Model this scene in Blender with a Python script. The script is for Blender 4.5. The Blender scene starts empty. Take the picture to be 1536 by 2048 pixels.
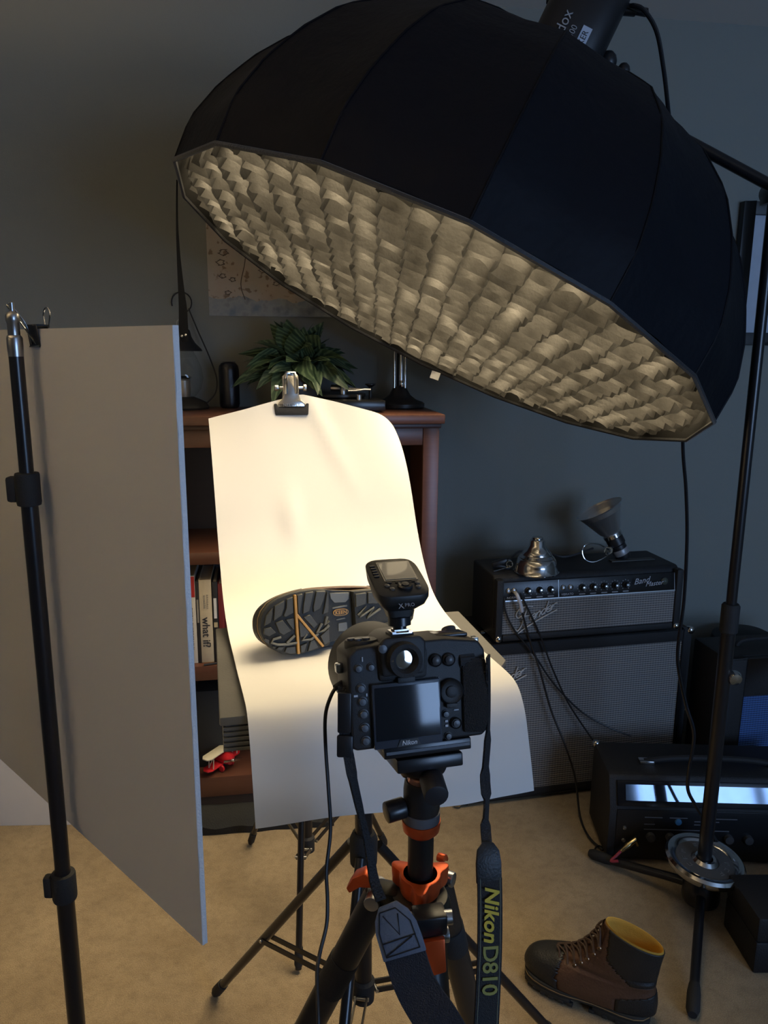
import bpy, bmesh, math, random
from mathutils import Matrix, Vector, noise
random.seed(7)
V = Vector
R = math.radians
SC = bpy.context.scene
COL = SC.collection

# ------------------------------------------------------------------ camera
FPX = 1540.0
PITCH, ROLL, EYE = R(12.0), R(0.4), 1.45
cam_d = bpy.data.cameras.new('camera')
cam_d.sensor_fit = 'VERTICAL'
cam_d.sensor_height = 36.0
cam_d.lens = 36.0 * FPX / 2048.0
cam_d.clip_start = 0.02
cam = bpy.data.objects.new('camera', cam_d)
COL.objects.link(cam)
CAM_M = Matrix.Translation((0, 0, EYE)) @ Matrix.Rotation(R(90) - PITCH, 4, 'X') @ Matrix.Rotation(ROLL, 4, 'Z')
cam.matrix_world = CAM_M
SC.camera = cam

# ------------------------------------------------------------------ light and exposure
SC.view_settings.view_transform = 'Standard'
SC.view_settings.look = 'None'
SC.view_settings.gamma = 1.0
SC.view_settings.use_curve_mapping = False
SC.view_settings.exposure = 0.0
WINDOW_POWER = 90.0
WINDOW_COLOR = (0.42, 0.63, 1.0)
SOFTBOX_EMIT = 3.3          # glow of the diffuser cloth
SOFTBOX_BEAM = 13.0         # power of the beam leaving the parabolic box
SOFTBOX_SPREAD = 100.0
SOFTBOX_COLOR = (1.0, 0.80, 0.50)
LAMP_POWER = 660.0
LAMP_COLOR = (1.0, 0.69, 0.36)
world = bpy.data.worlds.new('world')
SC.world = world
world.use_nodes = True
world.node_tree.nodes['Background'].inputs[0].default_value = (0.30, 0.48, 0.85, 1)
world.node_tree.nodes['Background'].inputs[1].default_value = 0.6

# room frame: x along the far wall, y towards the far wall (0 at the wall face)
WALL_A = R(9)
ROOM = Matrix.Translation((0, 2.58, 0)) @ Matrix.Rotation(WALL_A, 4, 'Z')
CEIL = 2.48
RX0, RX1, RY0 = -2.0, 3.15, -4.9       # room extent in the room frame
WIN = (0.95, 2.80, 0.80, 2.10)          # window opening in the wall behind the photographer

wl = bpy.data.lights.new('window_daylight', 'AREA')
wl.shape = 'RECTANGLE'
wl.size, wl.size_y = WIN[1] - WIN[0] + 0.1, WIN[3] - WIN[2] + 0.1
wl.energy = WINDOW_POWER
wl.color = WINDOW_COLOR
wlo = bpy.data.objects.new('window_daylight', wl)
COL.objects.link(wlo)
wlo.matrix_world = ROOM @ Matrix.Translation(((WIN[0] + WIN[1]) / 2, RY0 - 0.16, (WIN[2] + WIN[3]) / 2)) @ Matrix.Rotation(R(90), 4, 'X')

# ------------------------------------------------------------------ pixel helpers (1536 x 2048 frame)
_rot = CAM_M.to_3x3()
def ray(x, y):
    return _rot @ V(((x - 768) / FPX, (1024 - y) / FPX, -1.0))
def at(x, y, Y):
    d = ray(x, y)
    return V((0, 0, EYE)) + d * (Y / d.y)
def atz(x, y, Z=0.0):
    d = ray(x, y)
    return V((0, 0, EYE)) + d * ((Z - EYE) / d.z)
def onroom(x, y, off=0.0):
    """point on the plane `off` metres in front of the far wall, in room coordinates"""
    inv = ROOM.inverted()
    o = inv @ V((0, 0, EYE)); d = inv.to_3x3() @ ray(x, y)
    return o + d * ((-off - o.y) / d.y)

# ------------------------------------------------------------------ materials
MATS = {}
def mat(name, col, rough=0.6, metal=0.0, var=0.10, scale=40.0, bump=0.0, bscale=None, spec=0.5, coat=0.0, alpha=None, sheen=0.0, trans=0.0):
    if name in MATS: return MATS[name]
    m = bpy.data.materials.new(name); m.use_nodes = True
    nt = m.node_tree; b = nt.nodes['Principled BSDF']
    tc = nt.nodes.new('ShaderNodeTexCoord')
    nz = nt.nodes.new('ShaderNodeTexNoise'); nz.inputs['Scale'].default_value = scale; nz.inputs['Detail'].default_value = 4
    nt.links.new(tc.outputs['Object'], nz.inputs['Vector'])
    mx = nt.nodes.new('ShaderNodeMix'); mx.data_type = 'RGBA'
    nt.links.new(nz.outputs['Fac'], mx.inputs['Factor'])
    mx.inputs['A'].default_value = tuple(c * (1 - var) for c in col) + (1,)
    mx.inputs['B'].default_value = tuple(min(1, c * (1 + var)) for c in col) + (1,)
    nt.links.new(mx.outputs['Result'], b.inputs['Base Color'])
    b.inputs['Roughness'].default_value = rough
    b.inputs['Metallic'].default_value = metal
    b.inputs['Specular IOR Level'].default_value = spec
    b.inputs['Coat Weight'].default_value = coat
    if sheen: b.inputs['Sheen Weight'].default_value = sheen
    if trans: b.inputs['Transmission Weight'].default_value = trans
    if alpha is not None: b.inputs['Alpha'].default_value = alpha
    if bump:
        n2 = nt.nodes.new('ShaderNodeTexNoise'); n2.inputs['Scale'].default_value = bscale or scale * 4; n2.inputs['Detail'].default_value = 3
        nt.links.new(tc.outputs['Object'], n2.inputs['Vector'])
        bp = nt.nodes.new('ShaderNodeBump'); bp.inputs['Strength'].default_value = bump; bp.inputs['Distance'].default_value = 0.004
        nt.links.new(n2.outputs['Fac'], bp.inputs['Height'])
        nt.links.new(bp.outputs['Normal'], b.inputs['Normal'])
    MATS[name] = m
    return m

def weave_mat(name, c1, c2, pitch=0.006, rough=0.7):
    """horizontal ribbed speaker cloth"""
    m = bpy.data.materials.new(name); m.use_nodes = True
    nt = m.node_tree; b = nt.nodes['Principled BSDF']; L = nt.links.new
    tc = nt.nodes.new('ShaderNodeTexCoord')
    def wave(direction, k):
        w = nt.nodes.new('ShaderNodeTexWave'); w.wave_type = 'BANDS'; w.bands_direction = direction
        w.inputs['Scale'].default_value = k; w.inputs['Distortion'].default_value = 0.0
        L(tc.outputs['Object'], w.inputs['Vector']); return w
    k = 0.314 / pitch
    wz, wx = wave('Z', k), wave('X', k * 0.8)
    mu = nt.nodes.new('ShaderNodeMath'); mu.operation = 'MULTIPLY_ADD'
    L(wx.outputs['Fac'], mu.inputs[0]); mu.inputs[1].default_value = 0.35; L(wz.outputs['Fac'], mu.inputs[2])
    mx = nt.nodes.new('ShaderNodeMix'); mx.data_type = 'RGBA'
    L(mu.outputs[0], mx.inputs['Factor'])
    mx.inputs['A'].default_value = c1 + (1,); mx.inputs['B'].default_value = c2 + (1,)
    L(mx.outputs['Result'], b.inputs['Base Color'])
    b.inputs['Roughness'].default_value = rough
    bp = nt.nodes.new('ShaderNodeBump'); bp.inputs['Strength'].default_value = 0.5; bp.inputs['Distance'].default_value = 0.002
    L(mu.outputs[0], bp.inputs['Height']); L(bp.outputs['Normal'], b.inputs['Normal'])
    MATS[name] = m
    return m

def emit_mat(name, col, strength):
    m = bpy.data.materials.new(name); m.use_nodes = True
    b = m.node_tree.nodes['Principled BSDF']
    b.inputs['Base Color'].default_value = (0.8, 0.8, 0.8, 1)
    b.inputs['Emission Color'].default_value = col + (1,)
    b.inputs['Emission Strength'].default_value = strength
    MATS[name] = m
    return m

def clear_mat(name, tint=(0.95, 0.97, 1.0), gloss=0.12, rough=0.03):
    m = bpy.data.materials.new(name); m.use_nodes = True
    nt = m.node_tree; nt.nodes.clear(); L = nt.links.new
    o = nt.nodes.new('ShaderNodeOutputMaterial'); mx = nt.nodes.new('ShaderNodeMixShader')
    t = nt.nodes.new('ShaderNodeBsdfTransparent'); t.inputs[0].default_value = tint + (1,)
    g = nt.nodes.new('ShaderNodeBsdfGlossy'); g.inputs['Roughness'].default_value = rough
    fa = nt.nodes.new('ShaderNodeLayerWeight'); fa.inputs['Blend'].default_value = 0.5
    lw = nt.nodes.new('ShaderNodeMath'); lw.operation = 'POWER'; lw.inputs[1].default_value = 4.0
    L(fa.outputs['Facing'], lw.inputs[0])
    ad = nt.nodes.new('ShaderNodeMath'); ad.operation = 'MULTIPLY_ADD'; ad.inputs[1].default_value = 0.6; ad.inputs[2].default_value = gloss + 0.04; ad.use_clamp = True
    L(lw.outputs[0], ad.inputs[0]); L(ad.outputs[0], mx.inputs[0]); L(t.outputs[0], mx.inputs[1]); L(g.outputs[0], mx.inputs[2])
    L(mx.outputs[0], o.inputs[0])
    MATS[name] = m
    return m

# ------------------------------------------------------------------ mesh builder
RM = {}          # world matrix of each root, to turn world points into local ones
def root_matrix(o):
    while o.parent: o = o.parent
    return RM[o.name]

class MB:
    def __init__(s): s.v = []; s.f = []
    def add(s, verts, faces, M=None):
        n = len(s.v)
        s.v += [(M @ V(p)) if M is not None else V(p) for p in verts]
        s.f += [tuple(i + n for i in f) for f in faces]
        return s
    def box(s, c, d, M=None):
        x, y, z = d[0] / 2, d[1] / 2, d[2] / 2
        vs = [(c[0] + i * x, c[1] + j * y, c[2] + k * z) for i in (-1, 1) for j in (-1, 1) for k in (-1, 1)]
        return s.add(vs, [(0, 1, 3, 2), (4, 6, 7, 5), (0, 4, 5, 1), (2, 3, 7, 6), (0, 2, 6, 4), (1, 5, 7, 3)], M)
    def box2(s, a, b, M=None):
        return s.box([(a[i] + b[i]) / 2 for i in range(3)], [abs(b[i] - a[i]) for i in range(3)], M)
    def tube(s, pts, r, n=10, closed=False, M=None):
        pts = [V(p) for p in pts]; m = len(pts)
        rs = r if isinstance(r, (list, tuple)) else [r] * m
        vs, fs = [], []
        up = None
        for i, p in enumerate(pts):
            if closed: t = pts[(i + 1) % m] - pts[i - 1]
            else: t = pts[min(i + 1, m - 1)] - pts[max(i - 1, 0)]
            t = t.normalized() if t.length > 1e-9 else V((0, 0, 1))
            if up is None:
                up = V((0, 0, 1)) if abs(t.z) < 0.9 else V((1, 0, 0))
            a = up - t * up.dot(t)
            a = a.normalized() if a.length > 1e-6 else t.orthogonal().normalized()
            up = a; b = t.cross(a)
            for k in range(n):
                q = 2 * math.pi * k / n
                vs.append(p + (a * math.cos(q) + b * math.sin(q)) * rs[i])
        e = m if closed else m - 1
        for i in range(e):
            j = (i + 1) % m
            for k in range(n):
                fs.append((i * n + k, i * n + (k + 1) % n, j * n + (k + 1) % n, j * n + k))
        if not closed:
            fs.append(tuple(range(n))[::-1]); fs.append(tuple((m - 1) * n + k for k in range(n)))
        return s.add(vs, fs, M)
    def cyl(s, a, b, r, n=16, r2=None, M=None):
        return s.tube([a, b], [r, r if r2 is None else r2], n, M=M)
    def lathe(s, prof, n=28, M=None):
        vs, fs = [], []
        for (r, z) in prof:
            for k in range(n):
                q = 2 * math.pi * k / n
                vs.append((r * math.cos(q), r * math.sin(q), z))
        m = len(prof)
        for i in range(m - 1):
            for k in range(n):
                fs.append((i * n + k, i * n + (k + 1) % n, (i + 1) * n + (k + 1) % n, (i + 1) * n + k))
        if prof[0][0] > 1e-6: fs.append(tuple(range(n))[::-1])
        if prof[-1][0] > 1e-6: fs.append(tuple((m - 1) * n + k for k in range(n)))
        return s.add(vs, fs, M)
    def ball(s, c, r, n=14, M=None, sz=1.0):
        k = n // 2
        pr = [(max(1e-7, r * math.sin(math.pi * i / k)), -r * sz * math.cos(math.pi * i / k)) for i in range(k + 1)]
        T = Matrix.Translation(c)
        return s.lathe(pr, n, (M @ T) if M is not None else T)
    def prism(s, poly, z0, z1, M=None, top=1.0):
        n = len(poly)
        cx = sum(p[0] for p in poly) / n; cy = sum(p[1] for p in poly) / n
        vs = [(p[0], p[1], z0) for p in poly] + [(cx + (p[0] - cx) * top, cy + (p[1] - cy) * top, z1) for p in poly]
        fs = [tuple(range(n))[::-1], tuple(range(n, 2 * n))] + [(i, (i + 1) % n, n + (i + 1) % n, n + i) for i in range(n)]
        return s.add(vs, fs, M)
    def grid(s, fn, nu, nv, M=None):
        vs = [fn(i / nu, j / nv) for j in range(nv + 1) for i in range(nu + 1)]
        w = nu + 1
        fs = [(j * w + i, j * w + i + 1, (j + 1) * w + i + 1, (j + 1) * w + i) for j in range(nv) for i in range(nu)]
        return s.add(vs, fs, M)
    def ribbon(s, pts, wid, wdir, th=0.002, M=None):
        """flat band: pts centre line, wid widths, wdir directions across"""
        pts = [V(p) for p in pts]; m = len(pts)
        vs, fs = [], []
        for i, p in enumerate(pts):
            t = (pts[min(i + 1, m - 1)] - pts[max(i - 1, 0)]).normalized()
            w = V(wdir[i] if isinstance(wdir, list) else wdir); w = (w - t * w.dot(t)).normalized()
            nn = t.cross(w); k = (wid[i] if isinstance(wid, (list, tuple)) else wid) / 2
            for a, b in ((-1, -1), (1, -1), (1, 1), (-1, 1)):
                vs.append(p + w * (a * k) + nn * (b * th / 2))
        for i in range(m - 1):
            for k in range(4):
                fs.append((i * 4 + k, i * 4 + (k + 1) % 4, i * 4 + 4 + (k + 1) % 4, i * 4 + 4 + k))
        fs.append((3, 2, 1, 0)); e = (m - 1) * 4; fs.append((e, e + 1, e + 2, e + 3))
        return s.add(vs, fs, M)
    def build(s, name, material, parent=None, world=False, bevel=0.0, seg=2, smooth=True, sub=0, label=None, ang=38):
        vs = s.v
        if world and parent is not None:
            inv = root_matrix(parent).inverted(); vs = [inv @ p for p in vs]
        bm = bmesh.new()
        bv = [bm.verts.new(p) for p in vs]
        for f in s.f:
            try: bm.faces.new([bv[i] for i in f])
            except ValueError: pass
        bmesh.ops.remove_doubles(bm, verts=bm.verts, dist=1e-6)
        bmesh.ops.recalc_face_normals(bm, faces=bm.faces)
        if bevel:
            ed = [e for e in bm.edges if len(e.link_faces) == 2 and e.calc_face_angle(0) > R(28)]
            bmesh.ops.bevel(bm, geom=ed, offset=bevel, segments=seg, profile=0.5, affect='EDGES', clamp_overlap=True)
        me = bpy.data.meshes.new(name)
        bm.to_mesh(me); bm.free()
        if smooth:
            me.polygons.foreach_set('use_smooth', [True] * len(me.polygons))
            me.set_sharp_from_angle(angle=R(ang))
        me.materials.append(material)
        o = bpy.data.objects.new(name, me)
        COL.objects.link(o)
        if parent is not None: o.parent = parent
        else: RM[o.name] = Matrix.Identity(4)
        if sub:
            md = o.modifiers.new('smooth', 'SUBSURF'); md.levels = sub; md.render_levels = sub
        if label: o['label'] = label
        return o

def tag(o, label, cat, group=None):
    o['label'] = label; o['category'] = cat
    if group: o['group'] = group
    return o
def thing(name, label, cat, loc=(0, 0, 0), rz=0.0, M=None, group=None):
    o = bpy.data.objects.new(name, None); COL.objects.link(o)
    o.empty_display_size = 0.05
    m = M if M is not None else Matrix.Translation(loc) @ Matrix.Rotation(rz, 4, 'Z')
    o.matrix_world = m
    RM[o.name] = m.copy()
    return tag(o, label, cat, group)
def struct(o):
    o['kind'] = 'structure'; return o
def T(x, y, z): return Matrix.Translation((x, y, z))
def RX(a): return Matrix.Rotation(R(a), 4, 'X')
def RY(a): return Matrix.Rotation(R(a), 4, 'Y')
def RZ(a): return Matrix.Rotation(R(a), 4, 'Z')
def frame(o, x, y, z):
    """matrix from origin and three axis vectors"""
    return Matrix(((x[0], y[0], z[0], o[0]), (x[1], y[1], z[1], o[1]), (x[2], y[2], z[2], o[2]), (0, 0, 0, 1)))
def smooth_path(pts, k=6):
    pts = [V(p) for p in pts]; out = []
    n = len(pts)
    for i in range(n - 1):
        p0, p1, p2, p3 = pts[max(i - 1, 0)], pts[i], pts[i + 1], pts[min(i + 2, n - 1)]
        for j in range(k):
            t = j / k
            out.append(0.5 * ((2 * p1) + (p2 - p0) * t + (2 * p0 - 5 * p1 + 4 * p2 - p3) * t * t + (3 * p1 - p0 - 3 * p2 + p3) * t ** 3))
    out.append(pts[-1])
    return out
def text(name, s, size, M, material, parent, depth=0.0004, shear=0.0, bold=0.0, align='CENTER', spacing=1.0, world=False):
    """flat lettering in the local XY plane of M, facing +Z"""
    c = bpy.data.curves.new('tmp', 'FONT'); c.body = s; c.size = size; c.extrude = depth; c.shear = shear; c.offset = bold
    c.align_x = align; c.align_y = 'CENTER'; c.space_character = spacing; c.resolution_u = 3
    o = bpy.data.objects.new('tmp', c); COL.objects.link(o)
    bpy.context.view_layer.update()
    me = bpy.data.meshes.new_from_object(o)
    bpy.data.objects.remove(o); bpy.data.curves.remove(c)
    if world: M = root_matrix(parent).inverted() @ M
    me.transform(M); me.name = name
    me.materials.clear(); me.materials.append(material)
    ob = bpy.data.objects.new(name, me); COL.objects.link(ob); ob.parent = parent
    return ob

# common materials
BLACK = mat('black_plastic', (0.012, 0.012, 0.014), 0.38, bscale=900, bump=0.05)
BLACKM = mat('black_paint_metal', (0.010, 0.010, 0.012), 0.28, spec=0.5)
RUBBER = mat('black_rubber', (0.014, 0.014, 0.015), 0.75, bump=0.25, bscale=700)
TOLEX = mat('black_tolex', (0.013, 0.013, 0.014), 0.55, bump=0.45, bscale=500)
CHROME = mat('chrome', (0.62, 0.62, 0.62), 0.12, 1.0, var=0.03)
STEEL = mat('brushed_steel', (0.50, 0.50, 0.50), 0.30, 1.0, var=0.08)
WHITEP = mat('white_print', (0.75, 0.75, 0.75), 0.6)
CORD = mat('black_cord', (0.010, 0.010, 0.011), 0.45)
ORANGE = mat('orange_anodised', (0.62, 0.095, 0.022), 0.32, 0.55, var=0.06)
FABRIC = mat('black_nylon', (0.010, 0.011, 0.014), 0.55, scale=60, bump=0.25, bscale=300, sheen=0.2)
# ================================================================== the room
def carpet_mat():
    m = bpy.data.materials.new('beige_carpet'); m.use_nodes = True
    nt = m.node_tree; b = nt.nodes['Principled BSDF']; L = nt.links.new
    tc = nt.nodes.new('ShaderNodeTexCoord')
    def nz(sc, det=3, rough=0.55):
        n = nt.nodes.new('ShaderNodeTexNoise'); n.inputs['Scale'].default_value = sc; n.inputs['Detail'].default_value = det
        n.inputs['Roughness'].default_value = rough
        L(tc.outputs['Object'], n.inputs['Vector']); return n
    big, mid, fine = nz(5.0, 5), nz(34.0, 5, 0.7), nz(420.0, 3, 0.7)
    r1 = nt.nodes.new('ShaderNodeValToRGB'); r1.color_ramp.elements[0].position = 0.3; r1.color_ramp.elements[1].position = 0.72
    r1.color_ramp.elements[0].color = (0.48, 0.345, 0.185, 1); r1.color_ramp.elements[1].color = (0.66, 0.50, 0.29, 1)
    L(big.outputs['Fac'], r1.inputs['Fac'])
    r2 = nt.nodes.new('ShaderNodeValToRGB'); r2.color_ramp.elements[0].position = 0.3; r2.color_ramp.elements[1].position = 0.55
    r2.color_ramp.elements[0].color = (0.72, 0.70, 0.66, 1); r2.color_ramp.elements[1].color = (1, 1, 1, 1)
    L(mid.outputs['Fac'], r2.inputs['Fac'])
    r3 = nt.nodes.new('ShaderNodeValToRGB'); r3.color_ramp.elements[0].position = 0.25; r3.color_ramp.elements[1].position = 0.7
    r3.color_ramp.elements[0].color = (0.42, 0.40, 0.36, 1); r3.color_ramp.elements[1].color = (1, 1, 1, 1)
    L(fine.outputs['Fac'], r3.inputs['Fac'])
    m1 = nt.nodes.new('ShaderNodeMix'); m1.data_type = 'RGBA'; m1.blend_type = 'MULTIPLY'; m1.inputs['Factor'].default_value = 0.8
    L(r1.outputs[0], m1.inputs['A']); L(r2.outputs[0], m1.inputs['B'])
    m2 = nt.nodes.new('ShaderNodeMix'); m2.data_type = 'RGBA'; m2.blend_type = 'MULTIPLY'; m2.inputs['Factor'].default_value = 1.0
    L(m1.outputs['Result'], m2.inputs['A']); L(r3.outputs[0], m2.inputs['B'])
    L(m2.outputs['Result'], b.inputs['Base Color'])
    b.inputs['Roughness'].default_value = 0.95; b.inputs['Specular IOR Level'].default_value = 0.1
    b.inputs['Sheen Weight'].default_value = 0.25
    bp = nt.nodes.new('ShaderNodeBump'); bp.inputs['Strength'].default_value = 0.9; bp.inputs['Distance'].default_value = 0.006
    ad = nt.nodes.new('ShaderNodeMath'); ad.operation = 'MULTIPLY_ADD'; ad.inputs[1].default_value = 1.0
    L(fine.outputs['Fac'], ad.inputs[0]); L(mid.outputs['Fac'], ad.inputs[2])
    L(ad.outputs[0], bp.inputs['Height']); L(bp.outputs['Normal'], b.inputs['Normal'])
    return m
CARPET = carpet_mat()
WALL = mat('grey_green_wall_paint', (0.225, 0.232, 0.208), 0.85, var=0.03, scale=3, bump=0.12, bscale=260)
CEILM = mat('ceiling_paint', (0.66, 0.67, 0.66), 0.9, var=0.02, scale=2, bump=0.1, bscale=150)
WHITE_TRIM = mat('white_trim_paint', (0.70, 0.70, 0.68), 0.5, var=0.02, scale=5)

def shell(name, a, b, m):
    o = MB().box2(a, b, ROOM).build(name, m, smooth=False); return struct(o)
shell('floor', (RX0 - .1, RY0 - .1, -0.08), (RX1 + .1, 0.1, 0), CARPET)
shell('ceiling', (RX0 - .1, RY0 - .1, CEIL), (RX1 + .1, 0.1, CEIL + .08), CEILM)
shell('wall_back', (RX0 - .1, 0, 0), (RX1 + .1, 0.1, CEIL), WALL)
shell('wall_left', (RX0 - .1, RY0, 0), (RX0, 0, CEIL), WALL)
shell('wall_right', (RX1, RY0, 0), (RX1 + .1, 0, CEIL), WALL)
mb = MB()
mb.box2((RX0 - .1, RY0 - .1, 0), (WIN[0], RY0, CEIL), ROOM); mb.box2((WIN[1], RY0 - .1, 0), (RX1 + .1, RY0, CEIL), ROOM)
mb.box2((WIN[0], RY0 - .1, 0), (WIN[1], RY0, WIN[2]), ROOM); mb.box2((WIN[0], RY0 - .1, WIN[3]), (WIN[1], RY0, CEIL), ROOM)
struct(mb.build('wall_front', WALL, smooth=False))
# double window behind the photographer
win = struct(MB().box2((WIN[0] - .06, RY0, WIN[2] - .05), (WIN[1] + .06, RY0 + .03, WIN[2] - .005), ROOM).build('window_1', WHITE_TRIM, bevel=.004))
mb = MB()
for x in (WIN[0], (WIN[0] + WIN[1]) / 2, WIN[1]):
    mb.box2((x - .035, RY0 - .06, WIN[2]), (x + .035, RY0 - .005, WIN[3]), ROOM)
for z in (WIN[2], (WIN[2] + WIN[3]) / 2, WIN[3]):
    mb.box2((WIN[0], RY0 - .055, z - .03), (WIN[1], RY0 - .01, z + .03), ROOM)
mb.build('sash', WHITE_TRIM, win, bevel=.003)
PANE = clear_mat('window_pane_glass', gloss=0.0)
xm, zm = (WIN[0] + WIN[1]) / 2, (WIN[2] + WIN[3]) / 2
for x0, x1 in ((WIN[0] + .035, xm - .035), (xm + .035, WIN[1] - .035)):
    for z0, z1 in ((WIN[2] + .03, zm - .03), (zm + .03, WIN[3] - .03)):
        MB().box2((x0, RY0 - .035, z0), (x1, RY0 - .03, z1), ROOM).build('pane', PANE, win, smooth=False)
# skirting along the far wall
mb = MB().box2((RX0, -0.014, 0), (RX1, 0, 0.09), ROOM)
struct(mb.build('baseboard_back', WHITE_TRIM, bevel=.003))

# ================================================================== picture frame and map on the far wall
FRAME_BLACK = mat('black_frame', (0.008, 0.008, 0.008), 0.4)
p0, p1 = onroom(1463, 404), onroom(1487, 690)
x0, z1, z0 = p0.x + 0.03, p0.z, p1.z - 0.0
x1 = x0 + 0.42
fr = thing('picture_frame', 'black picture frame with pale mat hanging on the wall right of the softbox', 'picture', M=ROOM @ T(x0, 0, z0))
w, h, b = x1 - x0, z1 - z0, 0.042
mb = MB().box2((0, -.03, 0), (b, -.002, h)).box2((w - b, -.03, 0), (w, -.002, h)).box2((b, -.03, 0), (w - b, -.002, b)).box2((b, -.03, h - b), (w - b, -.002, h))
mb.build('moulding', FRAME_BLACK, fr, bevel=.002)
MB().box2((b, -.016, b), (w - b, -.012, h - b)).build('mat_board', mat('pale_mat_board', (0.62, 0.63, 0.65), 0.7), fr, smooth=False)
MB().box2((b + .05, -.018, b + .06), (w - b - .05, -.0165, h - b - .06)).build('print', mat('grey_print', (0.35, 0.36, 0.38), 0.7, var=.4, scale=14), fr, smooth=False)
MB().box2((b, -.021, b), (w - b, -.019, h - b)).build('glazing', clear_mat('picture_glass', gloss=0.02), fr, smooth=False)

def map_mat():
    m = bpy.data.materials.new('faded_map_print'); m.use_nodes = True
    nt = m.node_tree; b = nt.nodes['Principled BSDF']; L = nt.links.new
    tc = nt.nodes.new('ShaderNodeTexCoord')
    def nz(sc, det=4):
        n = nt.nodes.new('ShaderNodeTexNoise'); n.inputs['Scale'].default_value = sc; n.inputs['Detail'].default_value = det
        L(tc.outputs['Object'], n.inputs['Vector']); return n
    def ramp(src, st):
        r = nt.nodes.new('ShaderNodeValToRGB'); e = r.color_ramp.elements
        e[0].position, e[0].color = st[0][0], st[0][1] + (1,); e[1].position, e[1].color = st[-1][0], st[-1][1] + (1,)
        for p, c in st[1:-1]:
            k = e.new(p); k.color = c + (1,)
        L(src, r.inputs['Fac']); return r
    sx = nt.nodes.new('ShaderNodeSeparateXYZ'); L(tc.outputs['Object'], sx.inputs[0])
    land = ramp(nz(9).outputs['Fac'], [(0.3, (0.40, 0.37, 0.32)), (0.5, (0.45, 0.39, 0.33)), (0.7, (0.43, 0.34, 0.27))])
    spots = ramp(nz(46, 2).outputs['Fac'], [(0.0, (1, 1, 1)), (0.60, (1, 1, 1)), (0.66, (0.50, 0.42, 0.34)), (1.0, (0.35, 0.30, 0.26))])
    m1 = nt.nodes.new('ShaderNodeMix'); m1.data_type = 'RGBA'; m1.blend_type = 'MULTIPLY'; m1.inputs['Factor'].default_value = 0.9
    L(land.outputs[0], m1.inputs['A']); L(spots.outputs[0], m1.inputs['B'])
    sea = ramp(nz(22).outputs['Fac'], [(0.3, (0.18, 0.20, 0.22)), (0.5, (0.33, 0.35, 0.36)), (0.7, (0.20, 0.25, 0.31))])
    # the printed sea runs along the lower border
    mul = nt.nodes.new('ShaderNodeMath'); mul.operation = 'MULTIPLY_ADD'
    L(nz(12).outputs['Fac'], mul.inputs[0]); mul.inputs[1].default_value = 0.06; L(sx.outputs['Z'], mul.inputs[2])
    less = nt.nodes.new('ShaderNodeMath'); less.operation = 'LESS_THAN'; less.inputs[1].default_value = 0.085
    L(mul.outputs[0], less.inputs[0])
    m2 = nt.nodes.new('ShaderNodeMix'); m2.data_type = 'RGBA'
    L(less.outputs[0], m2.inputs['Factor']); L(m1.outputs['Result'], m2.inputs['A']); L(sea.outputs[0], m2.inputs['B'])
    L(m2.outputs['Result'], b.inputs['Base Color']); b.inputs['Roughness'].default_value = 0.8
    return m
pa, pb = onroom(412, 455), onroom(424, 628)
MAPW, MAPH = 0.62, pa.z - pb.z + 0.02
mp = thing('wall_map', 'faded illustrated map pinned to the wall behind the softbox', 'map', M=ROOM @ T(pa.x, 0, pb.z - .005))
MB().box2((0, -.004, 0), (MAPW, -.001, MAPH)).build('sheet', map_mat(), mp, smooth=False)
INK = mat('map_ink', (0.10, 0.08, 0.06), 0.8)
mb = MB()
pts = smooth_path([(.125, -.0046, MAPH - .01), (.115, -.0046, MAPH * .6), (.10, -.0046, MAPH * .35), (.112, -.0046, .05)], 5)
mb.tube(pts, 0.0014, 5)
for (cx, cz, s) in ((.05, .19, .018), (.045, .12, .013), (.075, .11, .012), (.04, .16, .016), (.17, .14, .016), (.21, .10, .012), (.26, .13, .012), (.06, .07, .012)):
    for k in range(5):
        a = k * 1.3 + cx * 40
        mb.tube([(cx + s * math.cos(a), -.0045, cz + s * .6 * math.sin(a)), (cx + s * .5 * math.cos(a + .9), -.0045, cz + s * .5 * math.sin(a + .9)), (cx + s * .9 * math.cos(a + 1.6), -.0045, cz + s * .4 * math.sin(a + 1.6))], 0.0009, 4)
mb.build('drawn_ornament', INK, mp)

# ================================================================== uplighter in the corner behind the photographer
UL = V((-1.50, 0.10, 0))
ul = thing('floor_lamp', 'brass uplighter floor lamp standing behind the photographer at the left', 'lamp', loc=UL)
UBR = mat('aged_brass', (.45, .32, .14), .35, .9)
MB().lathe([(.0001, 0), (.14, 0), (.142, .012), (.05, .03), (.016, .045), (.0001, .045)], 32).build('base', UBR, ul)
MB().cyl((0, 0, .04), (0, 0, 1.72), .013, 16).build('pole', UBR, ul)
MB().lathe([(.0001, 1.71), (.03, 1.71), (.10, 1.745), (.17, 1.80), (.172, 1.80), (.104, 1.742), (.032, 1.704), (.0001, 1.704)], 36).build('bowl', UBR, ul)
MB().lathe([(.0001, 1.712), (.018, 1.715), (.024, 1.75), (.016, 1.772), (.0001, 1.778)], 16).build('bulb', emit_mat('lit_bulb', LAMP_COLOR, 6.0), ul)
lp_ = bpy.data.lights.new('floor_lamp_light', 'POINT'); lp_.energy = LAMP_POWER; lp_.color = LAMP_COLOR; lp_.shadow_soft_size = .025
lo_ = bpy.data.objects.new('floor_lamp_light', lp_); COL.objects.link(lo_); lo_.parent = ul; lo_.location = (0, 0, 1.752)
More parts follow.
